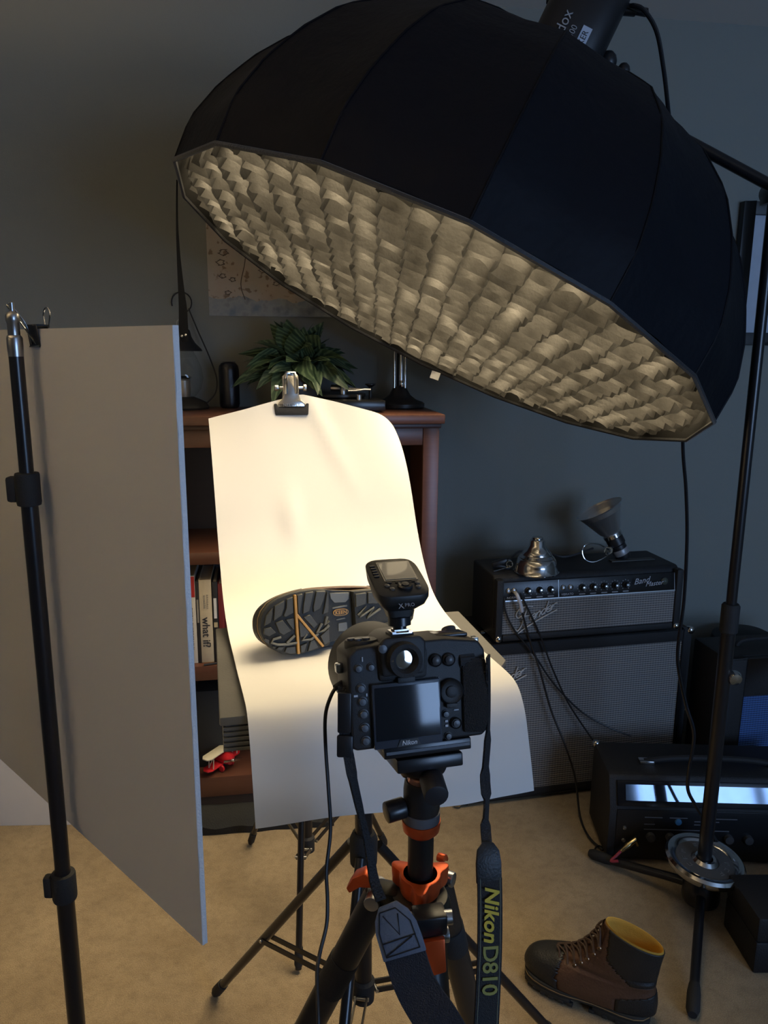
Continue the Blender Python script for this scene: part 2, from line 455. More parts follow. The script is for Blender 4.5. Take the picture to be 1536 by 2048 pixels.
# ================================================================== bookcase
def wood_mat(name, c1, c2, rough=0.35):
    m = bpy.data.materials.new(name); m.use_nodes = True
    nt = m.node_tree; b = nt.nodes['Principled BSDF']; L = nt.links.new
    tc = nt.nodes.new('ShaderNodeTexCoord'); mpg = nt.nodes.new('ShaderNodeMapping')
    mpg.inputs['Scale'].default_value = (3, 30, 30)
    L(tc.outputs['Object'], mpg.inputs['Vector'])
    n = nt.nodes.new('ShaderNodeTexNoise'); n.inputs['Scale'].default_value = 3; n.inputs['Detail'].default_value = 6; n.inputs['Distortion'].default_value = 0.6
    L(mpg.outputs[0], n.inputs['Vector'])
    mx = nt.nodes.new('ShaderNodeMix'); mx.data_type = 'RGBA'; L(n.outputs['Fac'], mx.inputs['Factor'])
    mx.inputs['A'].default_value = c1 + (1,); mx.inputs['B'].default_value = c2 + (1,)
    L(mx.outputs['Result'], b.inputs['Base Color']); b.inputs['Roughness'].default_value = rough
    MATS[name] = m; return m
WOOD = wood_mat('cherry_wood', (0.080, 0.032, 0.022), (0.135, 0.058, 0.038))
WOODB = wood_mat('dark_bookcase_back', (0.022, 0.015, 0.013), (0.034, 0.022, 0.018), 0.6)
BX0, BW, BF, BD = -0.80, 0.902, -0.37, 0.325     # left, width, front plane, depth (room frame)
BCM = ROOM @ T(BX0, BF, 0)
bc = thing('bookcase', 'cherry wood bookcase standing against the wall behind the paper sweep', 'bookcase', M=BCM)
ZT = 1.266
MB().box2((-.015, -.02, ZT - .027), (BW + .012, BD, ZT)).build('top', WOOD, bc, bevel=.003)
MB().box2((-.006, -.008, ZT - .040), (BW + .004, BD, ZT - .027)).build('moulding', mat('dark_cherry_moulding', (0.05, 0.014, 0.008), .4), bc, bevel=.002)
for x in (0, BW - .047):
    MB().box2((x, 0, 0), (x + .047, .02, ZT - .04)).build('stile', WOOD, bc, bevel=.0015)
for x in (.006, BW - .024):
    MB().box2((x, .02, 0), (x + .018, BD, ZT - .04)).build('side_panel', WOOD, bc, smooth=False)
MB().box2((.047, .004, ZT - .09), (BW - .047, .022, ZT - .04)).build('top_rail', WOOD, bc, bevel=.0015)
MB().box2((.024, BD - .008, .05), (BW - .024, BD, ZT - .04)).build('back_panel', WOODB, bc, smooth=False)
for z0, z1 in ((.838, .874), (.482, .527)):
    MB().box2((.024, .008, z0), (BW - .024, BD - .008, z1)).build('shelf', WOOD, bc, bevel=.0015)
MB().box2((.024, .006, .10), (BW - .024, BD - .008, .165)).build('bottom_shelf', WOOD, bc, bevel=.0015)
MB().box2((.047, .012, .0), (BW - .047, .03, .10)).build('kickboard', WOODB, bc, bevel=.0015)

# ---- books on the middle shelf (room frame)
FRONT = lambda o: frame(o, (1, 0, 0), (0, 0, 1), (0, -1, 0))
DOWN = lambda o: frame(o, (0, 0, -1), (1, 0, 0), (0, -1, 0))
def book(px0, px1, ytop, col, label, lean=0.0, depth=.17, off=.335):
    a, b_ = onroom(px0, 1325, off).x, onroom(px1, 1325, off).x
    zt = onroom((px0 + px1) / 2, ytop, off).z
    w, h = b_ - a, zt - .527
    M = ROOM @ T(a, -off, .5275) @ RY(lean)
    t = thing('book', label, 'book', M=M, group='books on the middle shelf')
    cv = mat('cover_' + label[:14].replace(' ', '_'), col, 0.5)
    mb = MB().box2((0, 0, 0), (w, .004, h)).box2((0, .004, 0), (.003, depth, h)).box2((w - .003, .004, 0), (w, depth, h))
    mb.build('cover', cv, t, bevel=.0008)
    MB().box2((.0031, .0042, .003), (w - .0031, depth - .004, h - .003)).build('pages', mat('book_pages', (.55, .50, .40), .9), t, smooth=False)
    return t, w, h
RED = mat('red_print', (0.45, 0.03, 0.03), .5)
DARKP = mat('dark_print', (0.03, 0.03, 0.035), .6)
GREYP = mat('grey_print_letter', (0.30, 0.28, 0.24), .6)
t, w, h = book(378, 396.5, 1152, (.62, .60, .56), 'white book with red top lettered DIGITAL PHOTOGRAPHY on the bookcase shelf')
MB().box2((.001, -.0008, h * .76), (w - .001, 0, h - .002)).build('red_spine_band', RED, t, smooth=False)
text('spine_lettering', 'DIGITAL PHOTOGRAPHY', .0115, DOWN((w / 2, -.0009, h * .40)), DARKP, t)
t, w, h = book(397.2, 403.5, 1163, (.02, .02, .022), 'thin black book between the white one and the cream one')
MB().box2((.002, -.0006, h * .5), (w - .002, 0, h * .78)).build('spine_print', GREYP, t, smooth=False)
t, w, h = book(404, 428.5, 1160, (.58, .50, .36), 'thick cream book lettered what if? on the bookcase shelf', lean=0)
text('spine_title', 'what if?', .031, DOWN((w * .45, -.0009, h * .37)), DARKP, t, bold=.0004)
text('author_lettering', 'RANDALL', .0075, DOWN((w * .65, -.0009, h * .74)), GREYP, t, spacing=1.5)
text('author_lettering', 'MUNROE', .0075, DOWN((w * .40, -.0009, h * .74)), GREYP, t, spacing=1.5)
t, w, h = book(430, 440.5, 1164, (.018, .018, .02), 'black book with small white lettering right of the cream book')
MB().box2((.003, -.0006, h * .55), (w - .004, 0, h * .80)).build('spine_print', WHITEP, t, smooth=False)
MB().box2((.002, -.0006, h * .44), (w - .003, 0, h * .50)).build('spine_emblem', mat('tan_print', (.5, .42, .25), .6), t, smooth=False)
t, w, h = book(441.2, 452, 1168, (.16, .018, .02), 'dark red book beside the edge of the white paper')
text('spine_lettering', 'O', .009, DOWN((w * .5, -.0009, h * .2)), WHITEP, t)
# thin black tool lying on the shelf in front of the books
pr = onroom(425, 1332, .355)
mb = MB().tube([ROOM @ V((onroom(408, 1337, .36).x, -.36, .531)), ROOM @ V((onroom(455, 1330, .345).x, -.345, .5315))], [.0035, .002], 8)
tag(mb.build('pen', CORD), 'black pen lying on the shelf in front of the books', 'pen')

# ---- dark file boxes at the back of the lower compartment
MB1 = MB().box2((onroom(398, 1380, .2).x, -.30, .166), (onroom(452, 1380, .2).x, -.08, .42), ROOM)
tag(MB1.build('file_box', mat('charcoal_file_box', (.018, .020, .021), .7), bevel=.003), 'dark grey file box on the bottom shelf behind the toy biplane', 'box')

# ---- toy biplane on the bottom shelf
def biplane():
    c = onroom(437, 1535, .33)
    M = ROOM @ T(c.x, -.30, .166) @ RZ(-38)
    t = thing('toy_biplane', 'red and white toy biplane on the bottom shelf of the bookcase', 'toy plane', M=M)
    RD = mat('red_toy_paint', (.55, .02, .03), .3); WH = mat('cream_toy_paint', (.62, .58, .46), .45)
    body = [(-.055, .010), (-.05, .014), (-.02, .022), (.015, .028), (.04, .028), (.052, .024), (.055, .010)]
    # nose towards +x, wings along y
    MB().lathe([(max(.004, r * .62), x) for x, r in [(-.062, .008), (-.03, .018), (.0, .026), (.035, .030), (.05, .026), (.054, .012)]], 16, T(0, 0, .036) @ RY(90)).build('fuselage', RD, t)
    def wing(z, x0, half, name, m):
        poly = [(x0 - .018, -half + .012), (x0 - .008, -half), (x0 + .010, -half), (x0 + .018, -half + .012), (x0 + .018, half - .012), (x0 + .010, half), (x0 - .008, half), (x0 - .018, half - .012)]
        MB().prism(poly, z, z + .004).build(name, m, t, bevel=.001)
    wing(.066, .020, .085, 'upper_wing', WH); wing(.020, .012, .075, 'lower_wing', RD)
    mb = MB()
    for y in (-.055, .055):
        for x in (.008, .026):
            mb.cyl((x, y, .022), (x + .004, y, .068), .0016, 6)
        mb.cyl((.008, y, .022), (.030, y, .068), .0012, 6)
    mb.build('struts', WH, t)
    MB().prism([(-.062, -.028), (-.046, -.028), (-.040, 0), (-.046, .028), (-.062, .028)], .040, .043).build('tailplane', WH, t, bevel=.0008)
    MB().prism([(-.064, .038), (-.042, .038), (-.050, .070), (-.062, .068)], -.0015, .0015, RX(90)).build('tail_fin', WH, t, bevel=.0008)
    mb = MB()
    for a in (70, 250):
        mb.box((0, 0, .022), (.003, .007, .042), T(.057, 0, .036) @ RX(a))
    mb.ball((.058, 0, .036), .006, 10)
    mb.build('propeller', CHROME, t, bevel=.0008)
    mb = MB()
    for y in (-.022, .022):
        mb.lathe([(.0001, -.003), (.010, -.003), (.011, 0), (.010, .003), (.0001, .003)], 14, T(.03, y, .011) @ RX(90))
        mb.cyl((.03, y, .011), (.028, y * .5, .026), .0015, 6)
    mb.build('wheels', RD, t)
biplane()

# ---- black bag slumped on the carpet against the foot of the bookcase
fa, fb = atz(400, 1648), atz(600, 1652)
def bagfn(u, v):
    x = -.16 + .52 * u; prof = [(-.075, 0), (-.078, .03), (-.05, .062), (0, .075), (.045, .070), (.06, .04), (.06, 0)]
    i = min(int(v * 6), 5); f = v * 6 - i
    y = prof[i][0] + (prof[i + 1][0] - prof[i][0]) * f; z = prof[i][1] + (prof[i + 1][1] - prof[i][1]) * f
    e = 1 - .55 * max(0, (u - .62) / .38) ** 2 - .2 * max(0, (.1 - u) / .1)
    n = noise.noise(V((x * 14, y * 14, z * 14))) * .008
    return (x, y + n, max(0.0, z * e + n * (z > .01)))
o = MB().grid(bagfn, 26, 12, T((fa.x + .05), fa.y + .02, 0) @ RZ(8)).build('equipment_bag', mat('black_canvas', (.012, .013, .013), .8, bump=.4, bscale=300))
tag(o, 'flat black canvas bag on the carpet at the foot of the bookcase', 'bag')

# ---- things on top of the bookcase
def top_pt(px, py): return atz(px, py, ZT)
def top_at(px, off):
    return ROOM @ V((onroom(px, 815, off).x, -off, ZT))
def lantern():
    p = top_at(369, .125)
    t = thing('lantern', 'black hurricane lantern with glass globe on the bookcase beside the foam board', 'lantern', loc=p)
    BK = mat('lantern_iron', (.012, .012, .012), .55)
    MB().lathe([(.0001, 0), (.072, 0), (.074, .006), (.066, .020), (.045, .030), (.030, .036), (.0001, .036)]).build('base', BK, t)
    MB().lathe([(.0001, .036), (.019, .036), (.021, .05), (.021, .085), (.014, .092), (.0001, .092)], 20).build('burner', mat('pale_burner_tube', (.42, .38, .32), .35, .6), t)
    MB().lathe([(.022, .090), (.026, .094), (.022, .098), (.012, .100)], 20).build('burner_ring', CHROME, t)
    MB().lathe([(.034, .037), (.052, .060), (.060, .090), (.055, .125), (.042, .155), (.033, .172)], 28).build('globe', clear_mat('lantern_glass', (.96, .97, .97), gloss=.0), t)
    MB().lathe([(.060, .172), (.058, .178), (.040, .196), (.030, .214), (.026, .232), (.018, .240), (.0001, .242)]).build('cap', BK, t)
    mb = MB().tube([(.012 * math.cos(a), 0, .252 + .012 * math.sin(a)) for a in [i * math.pi / 7 for i in range(14)]], .0016, 6, closed=True)
    mb.build('hanging_ring', STEEL, t)
lantern()
p = top_at(460, .10)
t = thing('speaker', 'black rounded cylindrical speaker on the bookcase between lantern and plant', 'speaker', loc=p)
MB().lathe([(.0001, 0), (.024, 0), (.029, .004), (.031, .014), (.031, .115), (.029, .128), (.022, .137), (.0001, .139)], 32).build('body', mat('glossy_black_mesh', (.010, .010, .012), .22, bump=.12, bscale=1500), t)
MB().lathe([(.0001, .1392), (.020, .1392), (.0205, .1405), (.0001, .1408)], 24).build('top_cap', BLACK, t)
# thin cord with a loop hanging behind the strap of the softbox
c0 = at(363, 605, 2.462)
rr = 20 / FPX * 2.4
pts = [c0 + V((rr * math.cos(a), 0, rr * math.sin(a))) for a in [R(200) + R(300) * (-i / 16) for i in range(17)]]
pts = pts[::-1]
tail = smooth_path([pts[-1] if False else at(377, 617, 2.462), at(395, 660, 2.455), at(418, 712, 2.44), at(433, 755, 2.42), at(431, 785, 2.40), at(414, 806, 2.38), top_at(404, .10) + V((0, 0, .002))], 6)
ct = thing('looped_cord', 'thin black looped cord hanging on the wall above the lantern', 'cord', loc=c0)
MB().tube(pts, .0022, 7).build('loop', CORD, ct, world=True)
MB().tube(tail, .0022, 7).build('tail', CORD, ct, world=True)
MB().cyl(c0 + V((0, -.004, rr)), c0 + V((0, .016, rr)), .0018, 8).build('nail', STEEL, ct, world=True)

# ---- potted plant
def plant():
    p = top_at(597, .185)
    t = thing('potted_plant', 'potted silk plant with broad dark green leaves on the bookcase', 'plant', loc=p)
    MB().lathe([(.0001, 0), (.045, 0), (.060, .03), (.068, .07), (.066, .10), (.060, .104), (.054, .095), (.0001, .092)], 28).build('pot', mat('dark_grey_pot', (.05, .052, .055), .45), t)
    LM = bpy.data.materials.new('variegated_leaf'); LM.use_nodes = True
    nt = LM.node_tree; b = nt.nodes['Principled BSDF']; L = nt.links.new
    tc = nt.nodes.new('ShaderNodeTexCoord'); sx = nt.nodes.new('ShaderNodeSeparateXYZ'); L(tc.outputs['Object'], sx.inputs[0])
    w = nt.nodes.new('ShaderNodeTexWave'); w.inputs['Scale'].default_value = 38; w.inputs['Distortion'].default_value = 3; w.inputs['Detail'].default_value = 2
    w.bands_direction = 'DIAGONAL'; L(tc.outputs['Object'], w.inputs['Vector'])
    r = nt.nodes.new('ShaderNodeValToRGB'); r.color_ramp.elements[0].color = (.045, .085, .045, 1); r.color_ramp.elements[1].color = (.15, .22, .12, 1)
    r.color_ramp.elements[0].position = .35; L(w.outputs['Fac'], r.inputs['Fac']); L(r.outputs[0], b.inputs['Base Color'])
    b.inputs['Roughness'].default_value = .45
    def leaf_mesh(Ln, W, droop):
        mb = MB(); n = 8
        def fn(u, v):
            x = v * Ln; s = (u - .5) * 2
            wd = W * math.sin(math.pi * min(1, v ** .8 * .97 + .03)) ** .9 * (1 - .25 * v)
            return (x, s * wd, abs(s) * wd * .22 - droop * Ln * v * v)
        mb.grid(fn, 4, n)
        return mb
    kinds = []
    for (Ln, W, dr) in ((.110, .034, .20), (.115, .034, .40), (.125, .034, .60)):
        o = leaf_mesh(Ln, W, dr).build('leaf', LM, t, ang=70); kinds.append(o.data)
        if len(kinds) > 0: bpy.data.objects.remove(o)
    rnd = random.Random(3)
    stems = MB()
    for i in range(84):
        ring = i / 84
        az = i * 2.39996; el = 72 - 84 * ring ** .8 + rnd.uniform(-14, 14)
        rad = .012 + .05 * ring
        if math.sin(az) > 0: el = max(el, math.degrees(math.acos(max(-1, min(1, (.120 - rad * .7 * math.sin(az)) / (.12 * max(.05, math.sin(az))))))))
        hz = .105 + .055 * (1 - ring) + rnd.uniform(-.01, .03)
        me = kinds[0 if el > 50 else (1 if el > 20 else 2)]
        base = V((rad * math.cos(az) * 1.45, rad * math.sin(az) * .7, hz))
        o = bpy.data.objects.new('leaf', me); COL.objects.link(o); o.parent = t
        sc = rnd.uniform(.68, .98)
        o.matrix_local = Matrix.Translation(base) @ Matrix.Rotation(az, 4, 'Z') @ Matrix.Rotation(-R(el), 4, 'Y') @ Matrix.Rotation(rnd.uniform(-.9, .9), 4, 'X') @ Matrix.Diagonal((sc, sc, sc, 1))
        stems.tube([(base.x * .15, base.y * .15, .085), base * .6 + V((0, 0, .04)), base + V((.008 * math.cos(az), .008 * math.sin(az), .003))], .0016, 5)
    stems.build('stems', mat('plant_stem', (.03, .055, .025), .5), t)
plant()

# ---- turntable and desk lamp
def turntable():
    q = ROOM.inverted() @ top_at(772, .25)
    W_, D_ = .21, .25
    t = thing('turntable', 'black record turntable with silver tonearm on the bookcase next to the desk lamp', 'turntable', M=ROOM @ T(q.x - W_ - .012, -.32, ZT))
    MB().box2((0, 0, .006), (W_, D_, .036)).build('plinth', mat('black_gloss_plinth', (.010, .010, .011), .25), t, bevel=.003)
    mb = MB()
    for x in (.025, W_ - .025):
        for y in (.025, D_ - .025): mb.cyl((x, y, 0), (x, y, .008), .012, 12)
    mb.build('feet', RUBBER, t)
    MB().lathe([(.0001, .038), (.080, .038), (.083, .041), (.083, .048), (.0001, .048)], 40, T(.087, .150, 0)).build('platter', mat('dark_platter', (.02, .02, .02), .4), t)
    a = MB().tube([(W_ - .035, .075, .063), (W_ - .055, .068, .064), (W_ - .085, .056, .061), (W_ - .105, .050, .061)], .0035, 8)
    a.tube([(W_ - .035, .075, .063), (W_ - .115, .092, .066)], .0032, 8)
    a.build('tonearm', mat('satin_silver', (.75, .75, .76), .25, .9), t)
    MB().cyl((W_ - .115, .092, .036), (W_ - .115, .092, .075), .011, 16).cyl((W_ - .115, .095, .066), (W_ - .150, .103, .067), .010, 14).build('arm_pivot', STEEL, t, bevel=.001)
    MB().lathe([(.0001, .036), (.005, .036), (.005, .068), (.016, .076), (.016, .079), (.0001, .080)], 16, T(W_ - .03, .11, 0)).build('cue_knob', BLACK, t)
    MB().lathe([(.0001, .036), (.008, .036), (.008, .050), (.0001, .051)], 14, T(W_ - .075, .03, 0)).build('speed_knob', STEEL, t)
turntable()
def desk_lamp():
    p = top_at(799, .12)
    t = thing('desk_lamp', 'black desk lamp with chrome column on the right end of the bookcase', 'lamp', loc=p)
    MB().lathe([(.0001, 0), (.076, 0), (.079, .003), (.079, .014), (.074, .018), (.052, .026), (.034, .040), (.024, .058), (.020, .066), (.0001, .066)], 36).build('base', mat('satin_black_lamp', (.012, .012, .013), .4), t)
    mb = MB()
    mb.cyl((0, 0, .060), (0, 0, .265), .0095, 16); mb.build('column', mat('black_column', (.010, .010, .010), .2), t)
    for dx, r in ((-.017, .0042), (.004, .0062), (.017, .0035)):
        MB().cyl((dx, -.012, .062 if dx else .06), (dx, -.012, .262), r, 12).build('chrome_rod', CHROME, t)
    MB().cyl((.006, -.013, .066), (.006, -.013, .086), .0085, 14).build('collar', CHROME, t, bevel=.001)
    MB().lathe([(.060, .252), (.056, .275), (.040, .298), (.016, .310), (.0001, .311)], 32).build('shade', mat('satin_black_shade', (.012, .012, .012), .4), t)
desk_lamp()

# ---- white foam board leaning at the wall far left
a, b_ = atz(0, 1665), atz(95, 1663)
t = thing('white_panel', 'white foam board standing on the carpet at the far left wall', 'board', loc=(-1.55, a.y + .02, 0), rz=R(2))
MB().box2((0, 0, 0), (.68, .006, .50), RX(-6)).build('panel', mat('white_foam_panel', (.72, .71, .70), .7, var=.02), t, bevel=.001)
# ================================================================== guitar amplifiers
GRILLE = weave_mat('silver_grille_cloth', (.055, .055, .054), (.27, .255, .24), .0075)
BLUEG = weave_mat('blue_grille_cloth', (.012, .03, .09), (.05, .13, .36), .0075)
PANELB = mat('black_faceplate', (.010, .010, .011), .3)
KNOBM = mat('knob_black', (.012, .012, .012), .35)
AMP_A = R(12.5)
def corner_caps(t, w, d, h, where, s=.018):
    for (x, y, z) in where:
        MB().box((x, y, z), (s, s, s)).build('corner_cap', CHROME, t, bevel=s * .42, seg=3)
def script_logo(t, x, z, y, k, name='logo'):
    """raised chrome script across the grille"""
    S = [[(.24, .27), (.12, .28), (-.06, .22), (-.13, .10), (-.08, .03), (.02, .08)], [(.13, .27), (.06, .05), (.0, -.15), (-.08, -.26), (-.14, -.22)], [(.0, .02), (.08, .06), (.17, .07)],
         [(-.10, -.34), (.10, -.20), (.42, -.02), (.80, .16)]]
    L = {'e': [[(0, .05), (.07, .055), (.06, .10), (.02, .09), (0, .04), (.03, 0), (.09, .02)]], 'n': [[(0, .10), (0, 0)], [(0, .06), (.04, .10), (.07, .08), (.07, 0)]],
         'd': [[(.07, .08), (.03, .10), (0, .05), (.03, 0), (.07, .03)], [(.075, .22), (.07, 0)]], 'r': [[(0, .10), (0, 0)], [(0, .05), (.04, .10), (.08, .09)]]}
    for i, ch in enumerate('ender'):
        bx_, bz_ = .19 + i * .118, -.045 + i * .052
        for stl in L[ch]: S.append([(bx_ + p[0] * 1.25 + p[1] * .35, bz_ + p[1] * 1.25 + p[0] * .4) for p in stl])
    mb = MB()
    for st in S:
        mb.tube([(x + p[0] * k, y, z + p[1] * k) for p in smooth_path([(q[0], q[1], 0) for q in st], 4)], .0021, 6)
    return mb.build(name, mat('logo_chrome', (.70, .70, .70), .3, .5), t)

# ---- speaker cabinet
cab_o = atz(912, 1618)
CABW, CABD, CABH = .80, .27, .555
cab = thing('speaker_cabinet', 'large black guitar speaker cabinet with grey grille standing on the carpet', 'speaker cabinet', loc=(cab_o.x, cab_o.y, 0), rz=AMP_A)
mb = MB().box2((0, .012, .012), (CABW, CABD, CABH))
mb.build('body', TOLEX, cab, bevel=.012, seg=3)
mb = MB().box2((0, 0, .012), (.034, .02, CABH)).box2((CABW - .030, 0, .012), (CABW, .02, CABH)).box2((.034, 0, .012), (CABW - .03, .02, .042)).box2((.034, 0, CABH - .042), (CABW - .03, .02, CABH))
mb.build('front_frame', TOLEX, cab, bevel=.005, seg=2)
MB().box2((.033, .004, .041), (CABW - .029, .013, CABH - .041)).build('grille', GRILLE, cab, smooth=False)
script_logo(cab, .10, .42, -.003, .15)
corner_caps(cab, CABW, CABD, CABH, [(.006, .006, .018), (CABW - .006, .006, .018), (CABW - .006, .006, CABH - .006)], .026)
mb = MB()
for x in (.06, CABW - .06):
    for y in (.05, CABD - .04): mb.cyl((x, y, 0), (x, y, .014), .014, 12)
mb.build('feet', RUBBER, cab)

# ---- amplifier head
ho = atz(1003, 1286, CABH + .014)
HW, HD, HH = .632, .225, .205
head = thing('amplifier_head', 'black guitar amplifier head with grey grille on the speaker cabinet', 'amplifier', loc=(ho.x - .02, ho.y, CABH + .0135), rz=AMP_A)
mb = MB()
prof = [(.020, 0), (.028, HH - .012), (.042, HH), (HD, HH), (HD, 0)]
mb.prism(prof, 0, HW, Matrix(((0, 0, 1, 0), (1, 0, 0, 0), (0, 1, 0, 0), (0, 0, 0, 1))))
mb.build('body', TOLEX, head, bevel=.008, seg=3)
mb = MB().box2((0, 0, 0), (.024, .03, HH - .006)).box2((HW - .024, 0, 0), (HW, .03, HH - .006)).box2((.024, .002, 0), (HW - .024, .03, .022))
mb.build('front_frame', TOLEX, head, bevel=.006, seg=2)
MB().box2((.024, .008, .022), (HW - .024, .019, .128)).build('grille', GRILLE, head, smooth=False)
PT = T(0, .0075, .131) @ RX(-9)
MB().box2((.024, 0, 0), (HW - .024, .012, .056), PT).build('control_panel', PANELB, head, bevel=.0008)
MB().box2((.024, -.001, -.003), (HW - .024, .004, .0005), PT).build('panel_trim', STEEL, head, smooth=False)
for x in (.205, HW - .027):
    MB().box2((x, -.001, .001), (x + .002, .001, .055), PT).build('panel_divider', STEEL, head, smooth=False)
def knob_at(x, z):
    k = MB().lathe([(.0001, 0), (.0105, 0), (.0105, .004), (.0075, .006), (.0068, .018), (.0001, .0185)], 18, PT @ T(x, 0, z) @ RX(90)).build('knob', KNOBM, head)
    MB().lathe([(.0001, .0185), (.0045, .0185), (.0045, .0198), (.0001, .0202)], 14, PT @ T(x, 0, z) @ RX(90)).build('knob_cap', CHROME, k)
    mb = MB()
    for i in range(9):
        a = R(-50 + i * 35)
        mb.box((x + .0155 * math.cos(a), -.0004, z + .0155 * math.sin(a)), (.0024, .0006, .0024), PT)
    mb.build('dial_numbers', mat('dim_white_print', (.35, .35, .36), .6), k, smooth=False)
for x in (.105, .143, .180, .285, .322, .360, .397, .434): knob_at(x, .027)
for x in (.042, .060, .222, .246):
    j = MB().lathe([(.0001, 0), (.0085, 0), (.0085, .004), (.0045, .006), (.0045, .002), (.0001, .002)], 16, PT @ T(x, 0, .030) @ RX(90)).build('jack', STEEL, head)
LWH = mat('legend_white', (.45, .47, .52), .5)
text('lettering', 'NORMAL', .010, FRONT((.056, .0058, .140)) @ RX(0), LWH, head)
text('lettering', 'VIBRATO', .010, FRONT((.234, .0058, .140)), LWH, head)
text('lettering', 'Band', .027, FRONT((.482, .0002, .170)) @ RZ(7), LWH, head, shear=.35)
text('lettering', 'Master', .022, FRONT((.527, .0005, .159)) @ RZ(4), LWH, head, shear=.35)
mb = MB()
for x in (.105, .143, .180, .285, .322, .360, .397, .434): mb.box((x, -.0004, .006), (.020, .0006, .003), PT)
mb.build('knob_legend', mat('dim_white_print', (.35, .35, .36), .6), head, smooth=False)
MB().lathe([(.0001, 0), (.012, 0), (.012, .003), (.009, .006), (.0001, .010)], 18, PT @ T(HW - .062, 0, .030) @ RX(90)).build('pilot_jewel', mat('dull_jewel', (.10, .11, .09), .25, .3), head)
script_logo(head, .085, .070, .003, .145)
corner_caps(head, HW, HD, HH, [(.012, .006, .010), (HW - .012, .006, .010)], .022)
MB().box2((HW - .20, .10, HH), (HW - .045, .125, HH + .004)).build('handle_strap', mat('grey_handle', (.06, .06, .055), .5), head, bevel=.0015)
MB().cyl((-.012, .10, -.002), (.002, .10, -.002), .006, 12).build('side_foot', CHROME, head)
HTOP = CABH + .0135 + HH
HM = RM[head.name]

# ---- clip lamps lying on the head
REFL = mat('spun_aluminium', (.60, .60, .60), .16, 1.0, var=.04)
REFLB = mat('brushed_aluminium', (.70, .70, .70), .42, 1.0, var=.06)
p = atz(1072, 1143, HTOP)
t = thing('reflector_dish', 'shiny ribbed bell shaped lamp reflector standing on the amplifier head', 'lamp reflector', loc=(p.x, p.y, HTOP))
MB().lathe([(.070, 0), (.071, .003), (.067, .006), (.063, .026), (.058, .042), (.053, .045), (.054, .048), (.046, .055), (.047, .058), (.037, .070), (.025, .085), (.023, .100), (.018, .105), (.0001, .106)], 40).build('bell', REFL, t, ang=60)
MB().lathe([(.0165, .105), (.018, .108), (.016, .111), (.0001, .111)], 20).build('neck_rim', CHROME, t)
p = at(1212, 1095, 2.43)
axis = V((-.34, .05, .62)).normalized()
q = axis.to_track_quat('Z', 'Y').to_matrix().to_4x4()
hp = atz(1232, 1118, HTOP)
t = thing('clamp_lamp', 'clip-on work lamp with aluminium reflector lying on the amplifier head', 'lamp', loc=(hp.x, hp.y, HTOP))
LM_ = T(.012, 0, .03) @ q @ Matrix.Diagonal((1.2, 1.2, 1.12, 1))
MB().lathe([(.020, .042), (.023, .058), (.030, .066), (.060, .135), (.066, .140), (.064, .141), (.028, .070), (.018, .050)], 40, LM_).build('reflector', REFLB, t, ang=60)
MB().lathe([(.0001, -.028), (.018, -.026), (.021, -.018), (.021, .018), (.024, .022), (.024, .044), (.0001, .046)], 24, LM_).build('socket', BLACK, t)
MB().lathe([(.0215, -.012), (.0222, -.010), (.0222, .004), (.0215, .006)], 24, LM_).build('socket_label', mat('worn_silver_label', (.34, .34, .35), .4, .4), t)
MB().lathe([(.022, .044), (.026, .046), (.026, .056), (.022, .058)], 24, LM_).build('collar', CHROME, t)
loop = smooth_path([(-.03, -.01, .034), (-.07, -.03, .058), (-.115, -.05, .062), (-.128, -.055, .040), (-.118, -.06, .014), (-.09, -.06, .006), (-.05, -.045, .018), (-.028, -.02, .030)], 5)
MB().tube(loop, .0022, 7).build('wire_bail', CHROME, t)
mb = MB()
for i in range(3): mb.tube([(-.036 + .012 * math.cos(a) + i * .003, -.022 + i * .004, .033 + .012 * math.sin(a)) for a in [k * math.pi / 6 for k in range(12)]], .0018, 6, closed=True)
mb.build('spring_coil', CHROME, t)
# spare clamp with cord heaped at the left of the head
p = atz(1003, 1138, HTOP)
t = thing('spring_clamp', 'small black spring clamp with coiled steel spring heaped on the amplifier head', 'clamp', loc=(p.x, p.y, HTOP))
MB().box((0, 0, .022), (.05, .022, .018), RY(-18)).build('jaw', BLACK, t, bevel=.005)
MB().box((.0, .0, .008), (.055, .022, .014), RY(10)).build('jaw', BLACK, t, bevel=.004)
mb = MB()
for i in range(4): mb.tube([(.022 + .010 * math.cos(a), -.014 + i * .0045, .020 + .010 * math.sin(a)) for a in [k * math.pi / 6 for k in range(12)]], .0017, 6, closed=True)
mb.tube([(.02, -.016, .012), (-.01, -.03, .006), (-.03, -.036, .003)], .0018, 6)
mb.build('spring', CHROME, t)
tw = [atz(1020, 1130, HTOP), atz(1040, 1115, HTOP), atz(1062, 1112, HTOP), atz(1100, 1118, HTOP), atz(1135, 1122, HTOP), atz(1190, 1108, HTOP)]
mb = MB().tube(smooth_path([V((q_.x, q_.y + .03, HTOP + .006 + .006 * (i % 2))) for i, q_ in enumerate(tw)], 6), .0038, 8)
tag(mb.build('lamp_cord', mat('grey_lamp_cord', (.05, .05, .055), .5)), 'dark lamp cord lying across the top of the amplifier head', 'cord')

